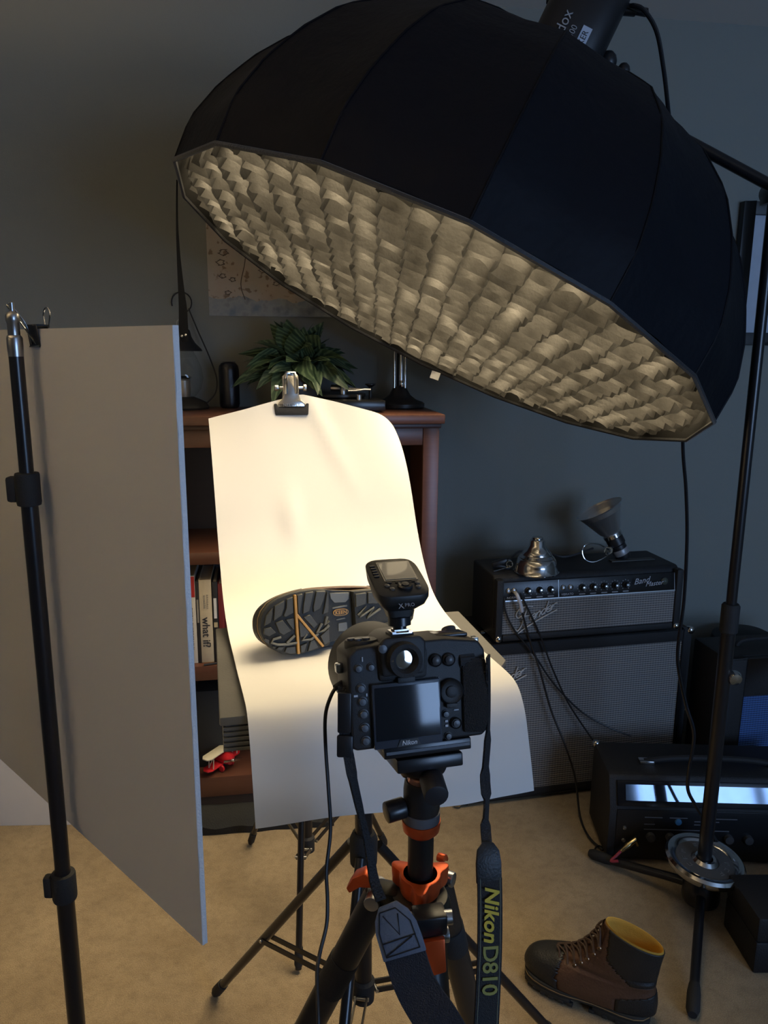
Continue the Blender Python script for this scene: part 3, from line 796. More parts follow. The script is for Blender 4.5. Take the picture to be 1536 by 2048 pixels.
# ---- guitar leads hanging in front of the amplifiers
CI = RM[cab.name].inverted()
def cabp(px, py, off):
    """point `off` metres in front of the cabinet face"""
    o = CI @ V((0, 0, EYE)); d = CI.to_3x3() @ ray(px, py)
    return RM[cab.name] @ (o + d * ((-off - o.y) / d.y))
def lead(name, label, pts, r=.0034, plug=None):
    w = [cabp(*p_) if len(p_) == 3 else V(p_[0]) for p_ in pts]
    t = thing(name, label, 'cable', loc=w[-1])
    MB().tube(smooth_path(w, 6), r, 8).build('cord', CORD, t, world=True)
    if plug:
        MB().tube(smooth_path(plug[0], 5), plug[1], 10).build('plug', plug[2], t, world=True)
    return t
WG = mat('white_rubber_plug', (.62, .62, .64), .45)
j1 = cabp(1029, 1184, .006)
lead('guitar_lead', 'black guitar lead with white plug hanging from the amplifier head to the carpet', [(1043, 1220, .045), (1058, 1275, .03), (1078, 1335, .03), (1102, 1420, .035), (1130, 1490, .06), (1150, 1555, .08), (atz(1160, 1632, .012),), (atz(1178, 1674, .008),), (atz(1206, 1700, .008),)],
     plug=([j1, cabp(1034, 1190, .05), cabp(1040, 1206, .052), cabp(1044, 1224, .045)], [.0055] * 15 + [.004], WG))
lead('guitar_lead', 'black lead crossing the cabinet grille towards the practice amplifier', [(1008, 1195, .02), (1012, 1225, .028), (1030, 1262, .03), (1070, 1312, .022), (1108, 1368, .022), (1165, 1425, .025), (1225, 1458, .05), (1262, 1472, .075)], .003)
lead('guitar_lead', 'thin black lead falling straight down over the speaker cabinet logo', [(1040, 1186, .012), (1058, 1222, .03), (1082, 1275, .022), (1104, 1335, .022), (1136, 1405, .025), (1176, 1466, .04), (1190, 1485, .09)], .003)

# ---- practice amplifier in the right foreground
PW, PD, PHt = .62, .22, .262
po = atz(1211, 1724)
pa_ = thing('practice_amplifier', 'black practice amplifier with glossy slanted panel on the carpet behind the weight plate', 'amplifier', loc=(po.x, po.y, 0), rz=R(-2))
YZX = Matrix(((0, 0, 1, 0), (1, 0, 0, 0), (0, 1, 0, 0), (0, 0, 0, 1)))
MB().prism([(.0, .012), (0, .175), (.032, PHt - .006), (.042, PHt), (PD, PHt), (PD, .012)], 0, PW, YZX).build('body', TOLEX, pa_, bevel=.006, seg=2)
th_ = math.atan2(.032, PHt - .006 - .175)
SL = T(0, -.0015, .178) @ Matrix.Rotation(-th_, 4, 'X')
MB().box2((.022, -.004, .004), (PW - .022, .002, .074), SL).build('slanted_panel', mat('gloss_black_bezel', (.008, .008, .010), .2), pa_, bevel=.001)
MB().box2((.045, -.0055, .020), (PW - .045, -.0042, .064), SL).build('glossy_strip', mat('mirror_black_acrylic', (.12, .145, .18), .06, .85), pa_, smooth=False)
MB().box2((.022, -.003, .020), (PW - .022, .001, .172)).build('faceplate', PANELB, pa_, bevel=.001)
mb = MB()
for (x, w_, z) in ((.10, .05, .150), (.17, .05, .150), (.10, .03, .128), (.24, .07, .140), (.24, .05, .130), (.30, .06, .150), (.10, .24, .112)):
    mb.box((x + w_ / 2, -.0034, z), (w_, .0008, .003))
mb.build('panel_print', mat('faint_grey_print', (.10, .10, .11), .6), pa_, smooth=False)
for i in range(6):
    k = MB().lathe([(.0001, 0), (.013, 0), (.012, .012), (.0001, .0125)], 18, T(.12 + i * .055, -.003, .090) @ RX(90)).build('knob', mat('grey_knob', (.05, .05, .052), .5), pa_)
MB().lathe([(.0001, 0), (.010, 0), (.009, .004), (.0001, .006)], 16, T(.195, -.003, .138) @ RX(90)).build('blue_lamp', mat('blue_pilot', (.05, .16, .30), .25), pa_)
for z in (.075, .115):
    MB().lathe([(.0001, 0), (.006, 0), (.005, .004), (.0001, .005)], 12, T(.045, -.003, z) @ RX(90)).build('jack', STEEL, pa_)
hd = MB().tube(smooth_path([(.12, .10, PHt + .004), (.20, .10, PHt + .016), (.31, .10, PHt + .019), (.42, .10, PHt + .016), (.50, .10, PHt + .004)], 4), .009, 8).build('handle', RUBBER, pa_)
for x in (.125, .495):
    MB().box((x, .10, PHt + .005), (.042, .026, .010)).build('handle_end', CHROME, hd, bevel=.002)
corner_caps(pa_, 0, 0, 0, [(.006, PD - .006, PHt - .004), (PW - .006, PD - .006, PHt - .004)], .022)
mb = MB()
for x in (.04, PW - .04):
    for y in (.03, PD - .03): mb.cyl((x, y, 0), (x, y, .014), .012, 12)
mb.build('feet', RUBBER, pa_)
# red lead with a brass jack plug in the practice amplifier
pm = RM[pa_.name]
a0 = pm @ V((.085, -.004, .062))
t = thing('patch_lead', 'red patch lead with brass jack plug below the practice amplifier', 'cable', loc=(po.x + .03, po.y - .03, 0))
b0, c0 = at(1257, 1690, po.y - .028), at(1222, 1722, po.y - .04)
MB().tube([a0, at(1268, 1680, po.y - .02), b0, at(1242, 1702, po.y - .032)], [.006, .0085, .0085, .005], 12).build('plug', mat('brass_plug', (.62, .50, .26), .22, 1.0), t, world=True)
MB().tube(smooth_path([at(1244, 1700, po.y - .031), at(1232, 1712, po.y - .036), c0, at(1236, 1722, po.y - .05)], 4), .0042, 8).build('cord', mat('red_cable', (.32, .03, .05), .5), t, world=True)
tag(MB().tube(smooth_path([atz(1215, 1700, .004), atz(1196, 1692, .012), atz(1188, 1705, .02), atz(1195, 1718, .012), atz(1215, 1720, .004)], 6), .003, 7).build('cable_loop', CORD), 'small loop of black cable on the carpet beside the stand leg', 'cable')

# ---- combo amplifier with blue grille at the right edge
co = at(1440, 1475, 2.27)
cm = thing('combo_amplifier', 'black combo amplifier with dark blue grille at the right edge behind the boom stand', 'amplifier', loc=(co.x, co.y, 0), rz=R(9))
MB().box2((0, .01, .012), (.42, .20, .50)).build('body', TOLEX, cm, bevel=.010, seg=2)
mb = MB().box2((0, 0, .012), (.065, .02, .50)).box2((.38, 0, .012), (.42, .02, .50)).box2((.065, 0, .37), (.38, .02, .50)).box2((.065, 0, .012), (.38, .02, .05))
mb.build('front_frame', TOLEX, cm, bevel=.004)
MB().box2((.064, .004, .049), (.381, .012, .371)).build('grille', BLUEG, cm, smooth=False)
corner_caps(cm, 0, 0, 0, [(.006, .006, .494)], .024)
MB().tube(smooth_path([(.10, .11, .499), (.13, .11, .518), (.29, .11, .518), (.32, .11, .499)], 4), .008, 8).build('handle', RUBBER, cm)
# soft round drum bag behind it
cr = at(1478, 1340, 2.60)
t = thing('round_bag', 'round black soft bag standing behind the boom stand near the wall', 'bag', loc=(.0 + cr.x + .02, 2.60 + .02, .0))
RM[t.name] = t.matrix_world.copy()
MB().lathe([(.0001, 0), (.10, 0), (.115, .02), (.118, .20), (.122, .40), (.112, .445), (.07, .465), (.0001, .47)], 32).build('shell', mat('black_bag_cloth', (.011, .012, .013), .6, bump=.3, bscale=200), t)
MB().lathe([(.1215, .395), (.1245, .398), (.1245, .404), (.1215, .407)], 32).build('zip_rim', BLACK, t)
# ================================================================== softbox on its boom stand
SB_C = V((0.1108, 1.7030, 1.5124))
SB_N = V((-0.42653, -0.16342, -0.88958)).normalized()     # direction the softbox faces
g1 = V((-.02, .99, -.17)); g1 = (g1 - SB_N * g1.dot(SB_N)).normalized()   # grid direction running away from the camera
EZ = -SB_N
EX = g1; EY = EZ.cross(EX).normalized()
SBM = frame(SB_C, EX, EY, EZ)
SR = 0.60
# rod phase: one rod points to the rim vertex seen at (930,440)
a_ = V((-0.35778, 0.93381, 0)); b2_ = V((0.8307, 0.31827, -0.45677))
rim_v = a_ * math.cos(R(203)) + b2_ * math.sin(R(203))
PH0 = math.atan2(rim_v.dot(EY), rim_v.dot(EX))
NR = 16
PRS = [(0, .600), (.08, .606), (.16, .586), (.24, .552), (.32, .504), (.40, .424), (.46, .327), (.52, .215), (.55, .10)]
def prof_r(s):
    for (a, ra), (b, rb) in zip(PRS, PRS[1:]):
        if s <= b: return ra + (rb - ra) * (s - a) / (b - a)
    return PRS[-1][1]
sb = thing('softbox', 'large black sixteen-rod parabolic softbox with fabric grid hanging over the paper sweep', 'softbox', M=SBM)
S_END = .55
def rodpt(k, s):
    a = PH0 + 2 * math.pi * k / NR; r = prof_r(s)
    return V((r * math.cos(a), r * math.sin(a), s))
SBF = mat('softbox_nylon', (.0028, .0038, .0075), .6, scale=25, bump=.3, bscale=60, spec=.15)
for k in range(NR):
    mb = MB()
    def fn(u, v, k=k):
        s = S_END * v
        p = rodpt(k, s).lerp(rodpt(k + 1, s), u)
        r = math.hypot(p.x, p.y) or 1e-6
        w = math.sin(math.pi * u)
        pull = -.010 * w * math.sin(math.pi * min(1, v * 1.1)) + .0035 * noise.noise(V((k * 3.1 + u * 5, v * 7, 1.3))) * w
        lip = .012 * w * (1 - min(1, v * 8)) ** 2
        return (p.x * (1 + pull / r), p.y * (1 + pull / r), s + lip * .5)
    mb.grid(fn, 8, 22).build('panel', SBF, sb, ang=80)
mb = MB()
for k in range(NR):
    mb.tube([rodpt(k, S_END * i / 18) for i in range(19)], .0022, 5)
mb.build('seam_piping', mat('seam_piping_black', (.004, .004, .006), .6, spec=.15), sb)
# front lip holding diffuser and grid
def lip(u, v):
    f = u * NR; k = int(f) % NR; p = rodpt(k, 0).lerp(rodpt(k + 1, 0), f - int(f))
    sc = 1 - .004 - .02 * v * v
    return (p.x * sc, p.y * sc, .002 + .040 * v - .020 * math.sin(math.pi * min(1, v * 1.6)) * .3)
MB().grid(lip, NR * 4, 5).build('front_lip', mat('lip_fabric', (.012, .012, .012), .7), sb, ang=80)
MB().tube([rodpt(k, 0) for k in range(NR)], .0045, 6, closed=True).build('rim_binding', FABRIC, sb)
# lit diffuser cloth, recessed behind the grid
DIFF = emit_mat('lit_diffuser_cloth', SOFTBOX_COLOR, SOFTBOX_EMIT)
mb = MB()
ring = [rodpt(k, 0) for k in range(NR)]
vs = [(0, 0, .060)] + [(p.x * .972, p.y * .972, .046) for p in ring]
mb.add(vs, [(0, i + 1, (i + 1) % NR + 1) for i in range(NR)])
mb.build('diffuser', DIFF, sb, smooth=False)
bl_ = bpy.data.lights.new('softbox_light', 'AREA'); bl_.shape = 'DISK'; bl_.size = 1.12; bl_.energy = SOFTBOX_BEAM
bl_.color = SOFTBOX_COLOR; bl_.spread = R(SOFTBOX_SPREAD)
blo = bpy.data.objects.new('softbox_light', bl_); COL.objects.link(blo); blo.parent = sb; blo.location = (0, 0, .042)
# fabric grid: strips in two directions, sagging a little between their crossings
GRIDM2 = mat('grid_fabric_shaded', (.014, .0135, .013), .8, scale=30, bump=.2, bscale=150)  # same fabric as the cross strips, shade of receding strips put into the colour
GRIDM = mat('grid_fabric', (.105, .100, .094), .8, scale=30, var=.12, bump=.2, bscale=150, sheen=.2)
CELL = .050
GZ0, GZ1 = .040, .004
rg = random.Random(11)
def inside(p2):
    f = math.atan2(p2[1], p2[0]) - PH0
    a = (f % (2 * math.pi / NR)) - math.pi / NR
    rr_ = SR * .978 * math.cos(math.pi / NR) / math.cos(a)
    return math.hypot(*p2) < rr_
def node_off(i, j, axis):
    return .0065 * noise.noise(V((i * .37 + axis * 9, j * .41, 2.2))) + .003 * noise.noise(V((i * 1.9, j * 1.7 + axis * 5, 7.7)))
N2 = int(SR / CELL) + 1
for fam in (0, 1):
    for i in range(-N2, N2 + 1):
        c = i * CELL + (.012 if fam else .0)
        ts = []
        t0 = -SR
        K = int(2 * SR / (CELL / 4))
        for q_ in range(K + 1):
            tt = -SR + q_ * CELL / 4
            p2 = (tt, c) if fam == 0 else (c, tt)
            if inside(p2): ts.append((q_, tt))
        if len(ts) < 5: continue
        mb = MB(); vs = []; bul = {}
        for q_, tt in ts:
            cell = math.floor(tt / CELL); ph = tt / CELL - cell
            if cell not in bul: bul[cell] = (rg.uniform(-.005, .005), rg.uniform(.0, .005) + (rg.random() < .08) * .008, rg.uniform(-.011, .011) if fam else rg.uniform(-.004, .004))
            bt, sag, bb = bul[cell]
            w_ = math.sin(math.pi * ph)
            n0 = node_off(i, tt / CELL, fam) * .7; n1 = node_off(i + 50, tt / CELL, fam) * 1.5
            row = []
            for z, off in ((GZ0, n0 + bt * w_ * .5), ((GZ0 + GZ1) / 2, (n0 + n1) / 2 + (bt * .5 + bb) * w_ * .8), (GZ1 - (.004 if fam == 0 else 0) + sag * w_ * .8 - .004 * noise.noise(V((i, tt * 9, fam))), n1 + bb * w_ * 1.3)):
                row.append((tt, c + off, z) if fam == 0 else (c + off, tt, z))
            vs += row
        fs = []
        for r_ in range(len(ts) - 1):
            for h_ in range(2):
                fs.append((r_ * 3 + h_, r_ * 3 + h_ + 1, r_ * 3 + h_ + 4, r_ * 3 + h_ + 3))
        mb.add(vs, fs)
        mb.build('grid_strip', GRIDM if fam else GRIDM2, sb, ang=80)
# speed ring, care label and hanging strap
MB().lathe([(.085, S_END - .012), (.10, S_END - .008), (.10, S_END + .010), (.085, S_END + .014), (.070, S_END + .014), (.070, S_END - .012)], 32).build('speed_ring', BLACKM, sb)
lab = at(873, 743, 2.27)
MB().box((0, 0, -.012), (.026, .0012, .022), T(*lab) @ RY(18) @ RX(-5)).build('care_label', mat('white_care_label', (.75, .74, .70), .7), sb, world=True)
sp = [at(354, 360, 1.668), at(354, 440, 1.660), at(357, 510, 1.655), at(362, 575, 1.652), at(366, 620, 1.650), at(367, 655, 1.650), at(370, 684, 1.652)]
spw = [.003, .004, .007, .012, .017, .019, .013]
MB().ribbon(smooth_path(sp, 4), [spw[min(i // 4, 6)] + (spw[min(i // 4 + 1, 6)] - spw[min(i // 4, 6)]) * (i % 4) / 4 for i in range(25)], [V((math.cos(.35), math.sin(.35), 0))] * 25, .0025).build('hanging_strap', mat('strap_nylon', (.004, .004, .004), .8, spec=.1), sb, world=True)
MB().ball(at(364, 672, 1.646), .0028, 8).ball(at(371, 670, 1.646), .0028, 8).build('strap_snap', STEEL, sb, world=True)

# ---- strobe head
ST = SBM @ T(0, 0, S_END)
# local frame of the strobe: z along the softbox axis, -y towards the camera
zc = EZ.copy()
tocam = (V((0, 0, EYE)) - (SBM @ V((0, 0, .75))))
yc = -(tocam - zc * tocam.dot(zc)).normalized(); xc = yc.cross(zc)
STM = frame(SBM @ V((0, 0, S_END + .006)), xc, yc, zc)
st = thing('strobe_head', 'black studio strobe head mounted on the back of the softbox', 'studio flash', M=STM)
MB().lathe([(.0001, 0), (.068, 0), (.070, .006), (.070, .030), (.066, .036), (.0001, .036)], 32).build('mount_ring', BLACKM, st)
prof = [(.078 * math.copysign(abs(math.cos(q)) ** .7, math.cos(q)), .076 * math.copysign(abs(math.sin(q)) ** .7, math.sin(q))) for q in [2 * math.pi * k / 32 for k in range(32)]]
MB().prism(prof, .034, .27).build('body', mat('strobe_black', (.010, .010, .012), .42), st, bevel=.006, seg=2)
mb = MB()
for z in (.16, .185, .21): mb.box((.0, -.0765, z), (.06, .003, .008))
mb.build('cooling_slots', BLACKM, st, smooth=False)
MB().prism([(p_[0] * .9, p_[1] * .9) for p_ in prof], .268, .285).build('rear_panel', BLACK, st, bevel=.003)
# lettering on the camera side, reading up the housing
TXM = lambda z, x: frame((x, -.0775, z), (0, 0, 1), (-1, 0, 0), (0, -1, 0))
SILV = mat('silver_lettering', (.32, .32, .33), .5)
text('lettering', 'Godox', .030, TXM(.058, -.028), SILV, st, align='CENTER')
text('lettering', 'S300', .018, TXM(.062, -.004), SILV, st)
MB().box((.021, -.0768, .066), (.020, .003, .044)).build('name_label', mat('pale_blue_label', (.42, .50, .62), .6), st, smooth=False)
text('name_label_lettering', 'KER', .017, frame((.021, -.0786, .064), (0, 0, 1), (-1, 0, 0), (0, -1, 0)), DARKP, st)
for kp, r_ in ((at(1216, 124, 1.80), .019), (at(1247, 142, 1.80), .014)):
    MB().ball(kp, r_, 12, sz=1.2).build('lock_knob', BLACK, st, world=True)
# tilt bracket
MB().box((.0, .085, .10), (.034, .03, .10)).cyl((0, .085, .10), (0, .140, .10), .016, 16).build('tilt_bracket', BLACKM, st, bevel=.002)
MB().cyl((-.075, .02, .16), (-.105, .03, .23), .008, 10).build('tilt_handle', BLACKM, st)
MB().cyl((.060, .0, .20), (.098, .0, .215), .012, 14).cyl((.098, 0, .215), (.122, 0, .222), .009, 12).build('power_plug', BLACK, st, bevel=.002)

# ---- boom stand
BS = atz(1398, 1818)
bs = thing('boom_stand', 'tall black boom stand with tripod base carrying the softbox at the right', 'light stand', loc=(BS.x, BS.y, 0))
clampz = at(1548, 384, BS.y).z
MB().cyl((0, 0, .06), (0, 0, .80), .0175, 18).build('lower_tube', BLACKM, bs)
MB().cyl((0, 0, .80), (0, 0, clampz + .03), .0125, 16).build('upper_tube', BLACKM, bs)
MB().lathe([(.0175, .775), (.0215, .78), (.0215, .845), (.018, .85), (.0125, .85)], 22).build('clutch', RUBBER, bs)
MB().lathe([(.0001, .03), (.045, .03), (.048, .04), (.046, .085), (.030, .11), (.0176, .112)], 24).build('leg_hub', BLACKM, bs)
for f_, tz in ((atz(1182, 1716), .012), (atz(1384, 2036), .012), (V((BS.x + .36, BS.y + .10, 0)), .012)):
    d = V((f_.x - BS.x, f_.y - BS.y, 0)); n_ = d.normalized()
    l_ = MB().tube([n_ * .03 + V((0, 0, .065)), n_ * .10 + V((0, 0, .052)), d * .80 + V((0, 0, .022)), d + V((0, 0, .015))], [.0125, .0115, .0115, .0115], 12).build('leg', BLACKM, bs)
    MB().tube([d * .80 + V((0, 0, .022)), d * .86 + V((0, 0, .020)), d * .98 + V((0, 0, .0155)), d * 1.02 + V((0, 0, .0145))], [.0125, .0150, .0150, .010], 12).build('rubber_foot', RUBBER, l_)
kn = at(1466, 1352, BS.y - .005); kn.x -= BS.x; kn.y = -.005
MB().lathe([(.0001, -.006), (.010, -.006), (.017, 0), (.019, .008), (.015, .018), (.0001, .022)], 20, T(kn.x, kn.y, kn.z) @ RX(100)).build('chrome_knob', CHROME, bs)
MB().cyl((.015, 0, kn.z), (kn.x, kn.y, kn.z), .006, 10).build('knob_stud', STEEL, bs)
cl = V((0, 0, clampz))
MB().box((0, 0, clampz), (.04, .05, .05)).cyl((0, -.05, clampz), (0, .03, clampz), .022, 18).build('boom_clamp', BLACKM, bs, bevel=.003)
be = STM @ V((0, .125, .10)); be_l = be - V((BS.x, BS.y, 0))
bd = (be_l - cl).normalized()
MB().cyl(cl - bd * .30 + V((0, -.03, 0)), be_l, .0125, 16).build('boom_arm', BLACKM, bs)
MB().cyl(cl - bd * .36 + V((0, -.03, 0)), cl - bd * .28 + V((0, -.03, 0)), .026, 18).build('counterweight', BLACKM, bs, bevel=.003)

# ---- chrome weight plate threaded over the stand
wp = thing('weight_plate', 'round chrome barbell weight plate resting around the boom stand above its legs', 'weight plate', M=T(BS.x, BS.y, .130) @ RX(4) @ RY(5))
PLR = .100
MB().lathe([(.019, .004), (.019, .026), (.026, .027), (.034, .018), (.072, .018), (.082, .026), (.094, .027), (PLR, .020), (PLR, .010), (.094, .002), (.03, .0)], 56).build('plate', mat('polished_plate', (.55, .55, .55), .13, 1.0, var=.03), wp)
MB().lathe([(.0345, .0185), (.0355, .0195), (.0715, .0195), (.0725, .0185)], 56).build('recess_face', mat('cast_grey_face', (.11, .11, .11), .5, .4, bump=.3, bscale=300), wp)
EMB = mat('embossed_letters', (.26, .26, .26), .4, .7)
mb = MB()
for i in range(12):
    if i % 4 == 3: continue
    a = R(205 - i * 27)
    Mx = T(.054 * math.cos(a), .054 * math.sin(a), .0198) @ Matrix.Rotation(a - math.pi / 2, 4, 'Z')
    mb.box((-.004, 0, 0), (.0022, .012, .0012), Mx).box((.0015, .005, 0), (.010, .0022, .0012), Mx).box((.001, -.004 + .003 * (i % 3), 0), (.008, .0022, .0012), Mx)
mb.build('embossed_marks', EMB, wp, smooth=False)

# ---- power cable of the strobe
pl = STM @ V((.122, 0, .222))
pts = [pl, at(1262, 12, 1.80), at(1285, 18, 1.79), at(1312, 60, 1.80), at(1326, 130, 1.82), at(1336, 215, 1.86), at(1352, 380, 1.98), at(1362, 600, 2.06), at(1365, 780, 2.08), at(1366, 900, 2.06), at(1372, 980, 2.04), at(1374, 1080, 2.02), at(1368, 1200, 2.0), at(1358, 1275, 1.98), at(1356, 1330, 1.96), at(1372, 1410, 1.93), at(1388, 1470, 1.915), at(1378, 1540, 1.905), at(1376, 1580, 1.90), at(1392, 1612, 1.88), at(1410, 1640, 1.86), at(1432, 1680, 1.85), at(1470, 1730, 1.84), atz(1530, 1790, .006)]
t = thing('power_cable', 'black power cable dropping from the strobe past the softbox to the floor', 'cable', loc=atz(1530, 1790))
MB().tube(smooth_path(pts, 6), .0048, 9).build('cord', mat('glossy_black_cable', (.010, .010, .012), .25), t, world=True)

# ---- dark case at the right edge
ca = atz(1497, 1948)
t = thing('equipment_case', 'low black equipment case on the carpet at the right edge', 'case', loc=(ca.x + .01, ca.y, 0), rz=R(1))
MB().box2((0, 0, .0), (.40, .16, .085)).build('shell', mat('case_black', (.010, .010, .011), .6, bump=.3, bscale=250), t, bevel=.006)
MB().box2((0, .0, .0855), (.40, .16, .150)).build('lid', mat('case_black', (0, 0, 0)), t, bevel=.006)
for x in (.08, .30): MB().box((x, -.003, .085), (.03, .006, .024)).build('latch', BLACKM, t, bevel=.001)
# ================================================================== shooting table with paper sweep
TA = R(13)
TZ = .945
tb = thing('shooting_table', 'small grey ribbed table under the white paper sweep', 'table', loc=(0, 1.0, 0), rz=TA)
TG = mat('grey_table_plastic', (.085, .082, .075), .6, bump=.1, bscale=300)
TX0, TX1, TY0, TY1 = -.224, .245, .040, .400
def tpoly(g): return [(TX0 + g, TY0 + g), (.165, TY0 + g), (TX1 - g, .150), (TX1 - g, TY1 - g), (TX0 + g, TY1 - g)]
MB().prism(tpoly(0), TZ - .014, TZ).build('top', TG, tb, bevel=.003)
mb = MB().prism(tpoly(.008), TZ - .056, TZ - .014)
mb.build('core', mat('table_core', (.07, .068, .062), .7), tb, smooth=False)
for i in range(5):
    z = TZ - .018 - i * .008
    MB().prism(tpoly(.004), z - .0052, z).build('rib', TG, tb, bevel=.001, seg=1)

PA = R(16.2)
PO = V((.015, 1.015, 0))
PU = V((math.cos(PA), math.sin(PA), 0)); PV = V((-math.sin(PA), math.cos(PA), 0))
PWD = .405
path = [(-.046, .815), (-.034, .848), (-.019, .884), (-.003, .920), (.018, .946), (.042, .9555), (.075, .957), (.12, .956), (.18, .955), (.24, .956), (.30, .958), (.35, .964), (.395, .978), (.435, 1.003), (.475, 1.045), (.51, 1.095), (.54, 1.15), (.57, 1.21), (.595, 1.265), (.615, 1.315), (.628, 1.355)]
ppts = smooth_path([(t_, 0, z_) for t_, z_ in path], 3)
def paper_fn(u, v):
    k = v * (len(ppts) - 1); i = min(int(k), len(ppts) - 2); f = k - i
    p = ppts[i].lerp(ppts[i + 1], f)
    s = (u - .5) * 2
    t_, z = p.x, p.z
    t_ -= .0115 * s * max(0, 1 - max(0, t_) / .2)
    # the top corners fall away from the clamp and curl back
    top = max(0.0, (z - 1.12) / .235) if v > .5 else 0.0
    cl_ = .10
    fall = abs(s + .06)
    z -= .052 * top ** 2 * min(1.2, fall) ** 1.15
    t_ += top ** 3 * (.030 * max(0, fall - .35) ** 2 * 2.2) + .010 * top ** 2 * (1 - fall)
    # gentle waves and pressed dents
    t_ -= .006 * math.exp(-((s + .28) / .10) ** 2 - ((z - 1.12) / .05) ** 2) * (v > .5)
    t_ -= .007 * top * math.exp(-((s - .02 - (1.34 - z) * 2.2) / .10) ** 2)
    t_ += .004 * top * math.sin(s * 5.0 + 1.0)
    z += .0015 * noise.noise(V((s * 3, v * 11, .4)))
    ed_ = max(0, (s - .72) / .28) ** 2
    z -= .020 * top ** 2 * ed_; t_ += .022 * top ** 2 * ed_
    if v < .25: t_ += .004 * (s * s) * (1 - v * 4) - .004 * math.sin(s * 4) * (1 - v * 4)
    off = -.03 * max(0, (v - .6)) * 0
    q = PO + PU * (s * PWD / 2) + PV * t_
    return (q.x, q.y, z)
PAPER = mat('white_seamless_paper', (.65, .64, .615), .85, var=.012, scale=8, bump=.04, bscale=60)
ps = thing('paper_sweep', 'white seamless paper sweep clamped at the top and draped over the table', 'paper backdrop', loc=(PO.x, PO.y, .80))
o = MB().grid(paper_fn, 44, 96).build('sheet', PAPER, ps, world=True, ang=80)

# ---- light stand behind the paper with its spring clamp
def stand_legs(t, hub_z, low_z, feet, r_leg=.008, r_pole=.0125, braces=True):
    """tripod legs from collar to feet with double flat braces from the lower hub"""
    for f_ in feet:
        d = V((f_[0], f_[1], 0)); n_ = d.normalized(); sd = V((-n_.y, n_.x, 0))
        a = n_ * .028 + V((0, 0, hub_z)); b_ = d + V((0, 0, .010))
        l_ = MB().cyl(a, b_, r_leg, 12).build('leg', BLACKM, t)
        MB().tube([b_ + (a - b_).normalized() * .05, b_ + (a - b_).normalized() * .01, b_], [r_leg * 1.25, r_leg * 1.3, r_leg * .7], 10).build('foot_cap', RUBBER, l_)
        if braces:
            m_ = a.lerp(b_, .58); h_ = n_ * .022 + V((0, 0, low_z))
            mb = MB()
            for k in (-1, 1):
                mb.ribbon([h_ + sd * (.010 * k), m_ + sd * (.010 * k)], .011, V((0, 0, 1)), .003)
            mb.build('brace', BLACKM, t)
            for p_ in (h_, m_): MB().cyl(p_ - sd * .014, p_ + sd * .014, .0035, 10).build('rivet', STEEL, t)
rs_p = V((-.19, 1.755, 0))
rs = thing('paper_stand', 'black light stand behind the paper sweep holding its clamp', 'light stand', loc=rs_p)
ztop = 1.345
MB().cyl((0, 0, .19), (0, 0, .80), .0125, 16).build('lower_tube', BLACKM, rs)
MB().cyl((0, 0, .78), (0, 0, ztop), .0095, 14).build('upper_tube', BLACKM, rs)
MB().lathe([(.0125, .76), (.018, .765), (.018, .815), (.0095, .82)], 18).build('clamp_collar', RUBBER, rs)
MB().lathe([(.0125, .575), (.020, .58), (.020, .63), (.0125, .635)], 18).build('leg_collar', RUBBER, rs)
MB().lathe([(.0001, .185), (.018, .188), (.018, .225), (.0125, .23)], 18).build('brace_hub', RUBBER, rs)
f1 = atz(597, 1945) - rs_p
stand_legs(rs, .60, .205, [(f1.x, f1.y), (.20, .28), (-.20, .28)])
# clamp
cp = at(583, 817, 1.606)
cm_ = V((rs_p.x, rs_p.y, 0))
kl = thing('paper_clamp', 'silver spring clamp gripping the top edge of the white paper', 'clamp', M=T(cp.x, cp.y, cp.z) @ RZ(14) @ RX(-10))
MB().prism([(-.034, -.014), (.034, -.014), (.036, .010), (.030, .010), (.028, .002), (-.028, .002), (-.030, .010), (-.036, .010)], -.006, .006, RX(90)).build('rubber_jaw', RUBBER, kl, bevel=.002)
MB().prism([(-.0275, .0022), (.0275, .0022), (.028, .011), (.020, .017), (.016, .028), (.016, .066), (.010, .074), (-.010, .074), (-.016, .066), (-.016, .028), (-.020, .017), (-.028, .011)], -.004, .004, T(0, -.003, 0) @ RX(90)).build('front_plate', mat('polished_steel', (.66, .64, .60), .2, 1.0), kl, bevel=.002)
MB().tube([(-.010, -.004, .030), (-.0105, -.009, .058), (-.008, -.008, .072), (.008, -.008, .072), (.0105, -.009, .058), (.010, -.004, .030)], .0042, 8).build('handle_curl', CHROME, kl)
MB().prism([(-.028, -.012), (.028, -.012), (.016, .028), (.015, .070), (-.015, .070), (-.016, .028)], -.002, .002, T(0, .016, 0) @ RX(90)).build('back_plate', STEEL, kl, bevel=.0015)
MB().cyl((-.022, .012, .044), (.030, .012, .044), .0035, 10).cyl((.028, .012, .044), (.034, .012, .044), .0075, 14).cyl((-.024, .012, .044), (-.032, .012, .044), .006, 12).build('wing_bolt', STEEL, kl, bevel=.0006)
text('embossed_lettering', 'NEEWER', .0085, FRONT((0, -.0073, .0065)), mat('engraved_grey', (.30, .28, .25), .4, .8), kl, spacing=1.1)
MB().cyl((0, .012, .044), (.02, .125, .02), .006, 12).build('stud', STEEL, kl)

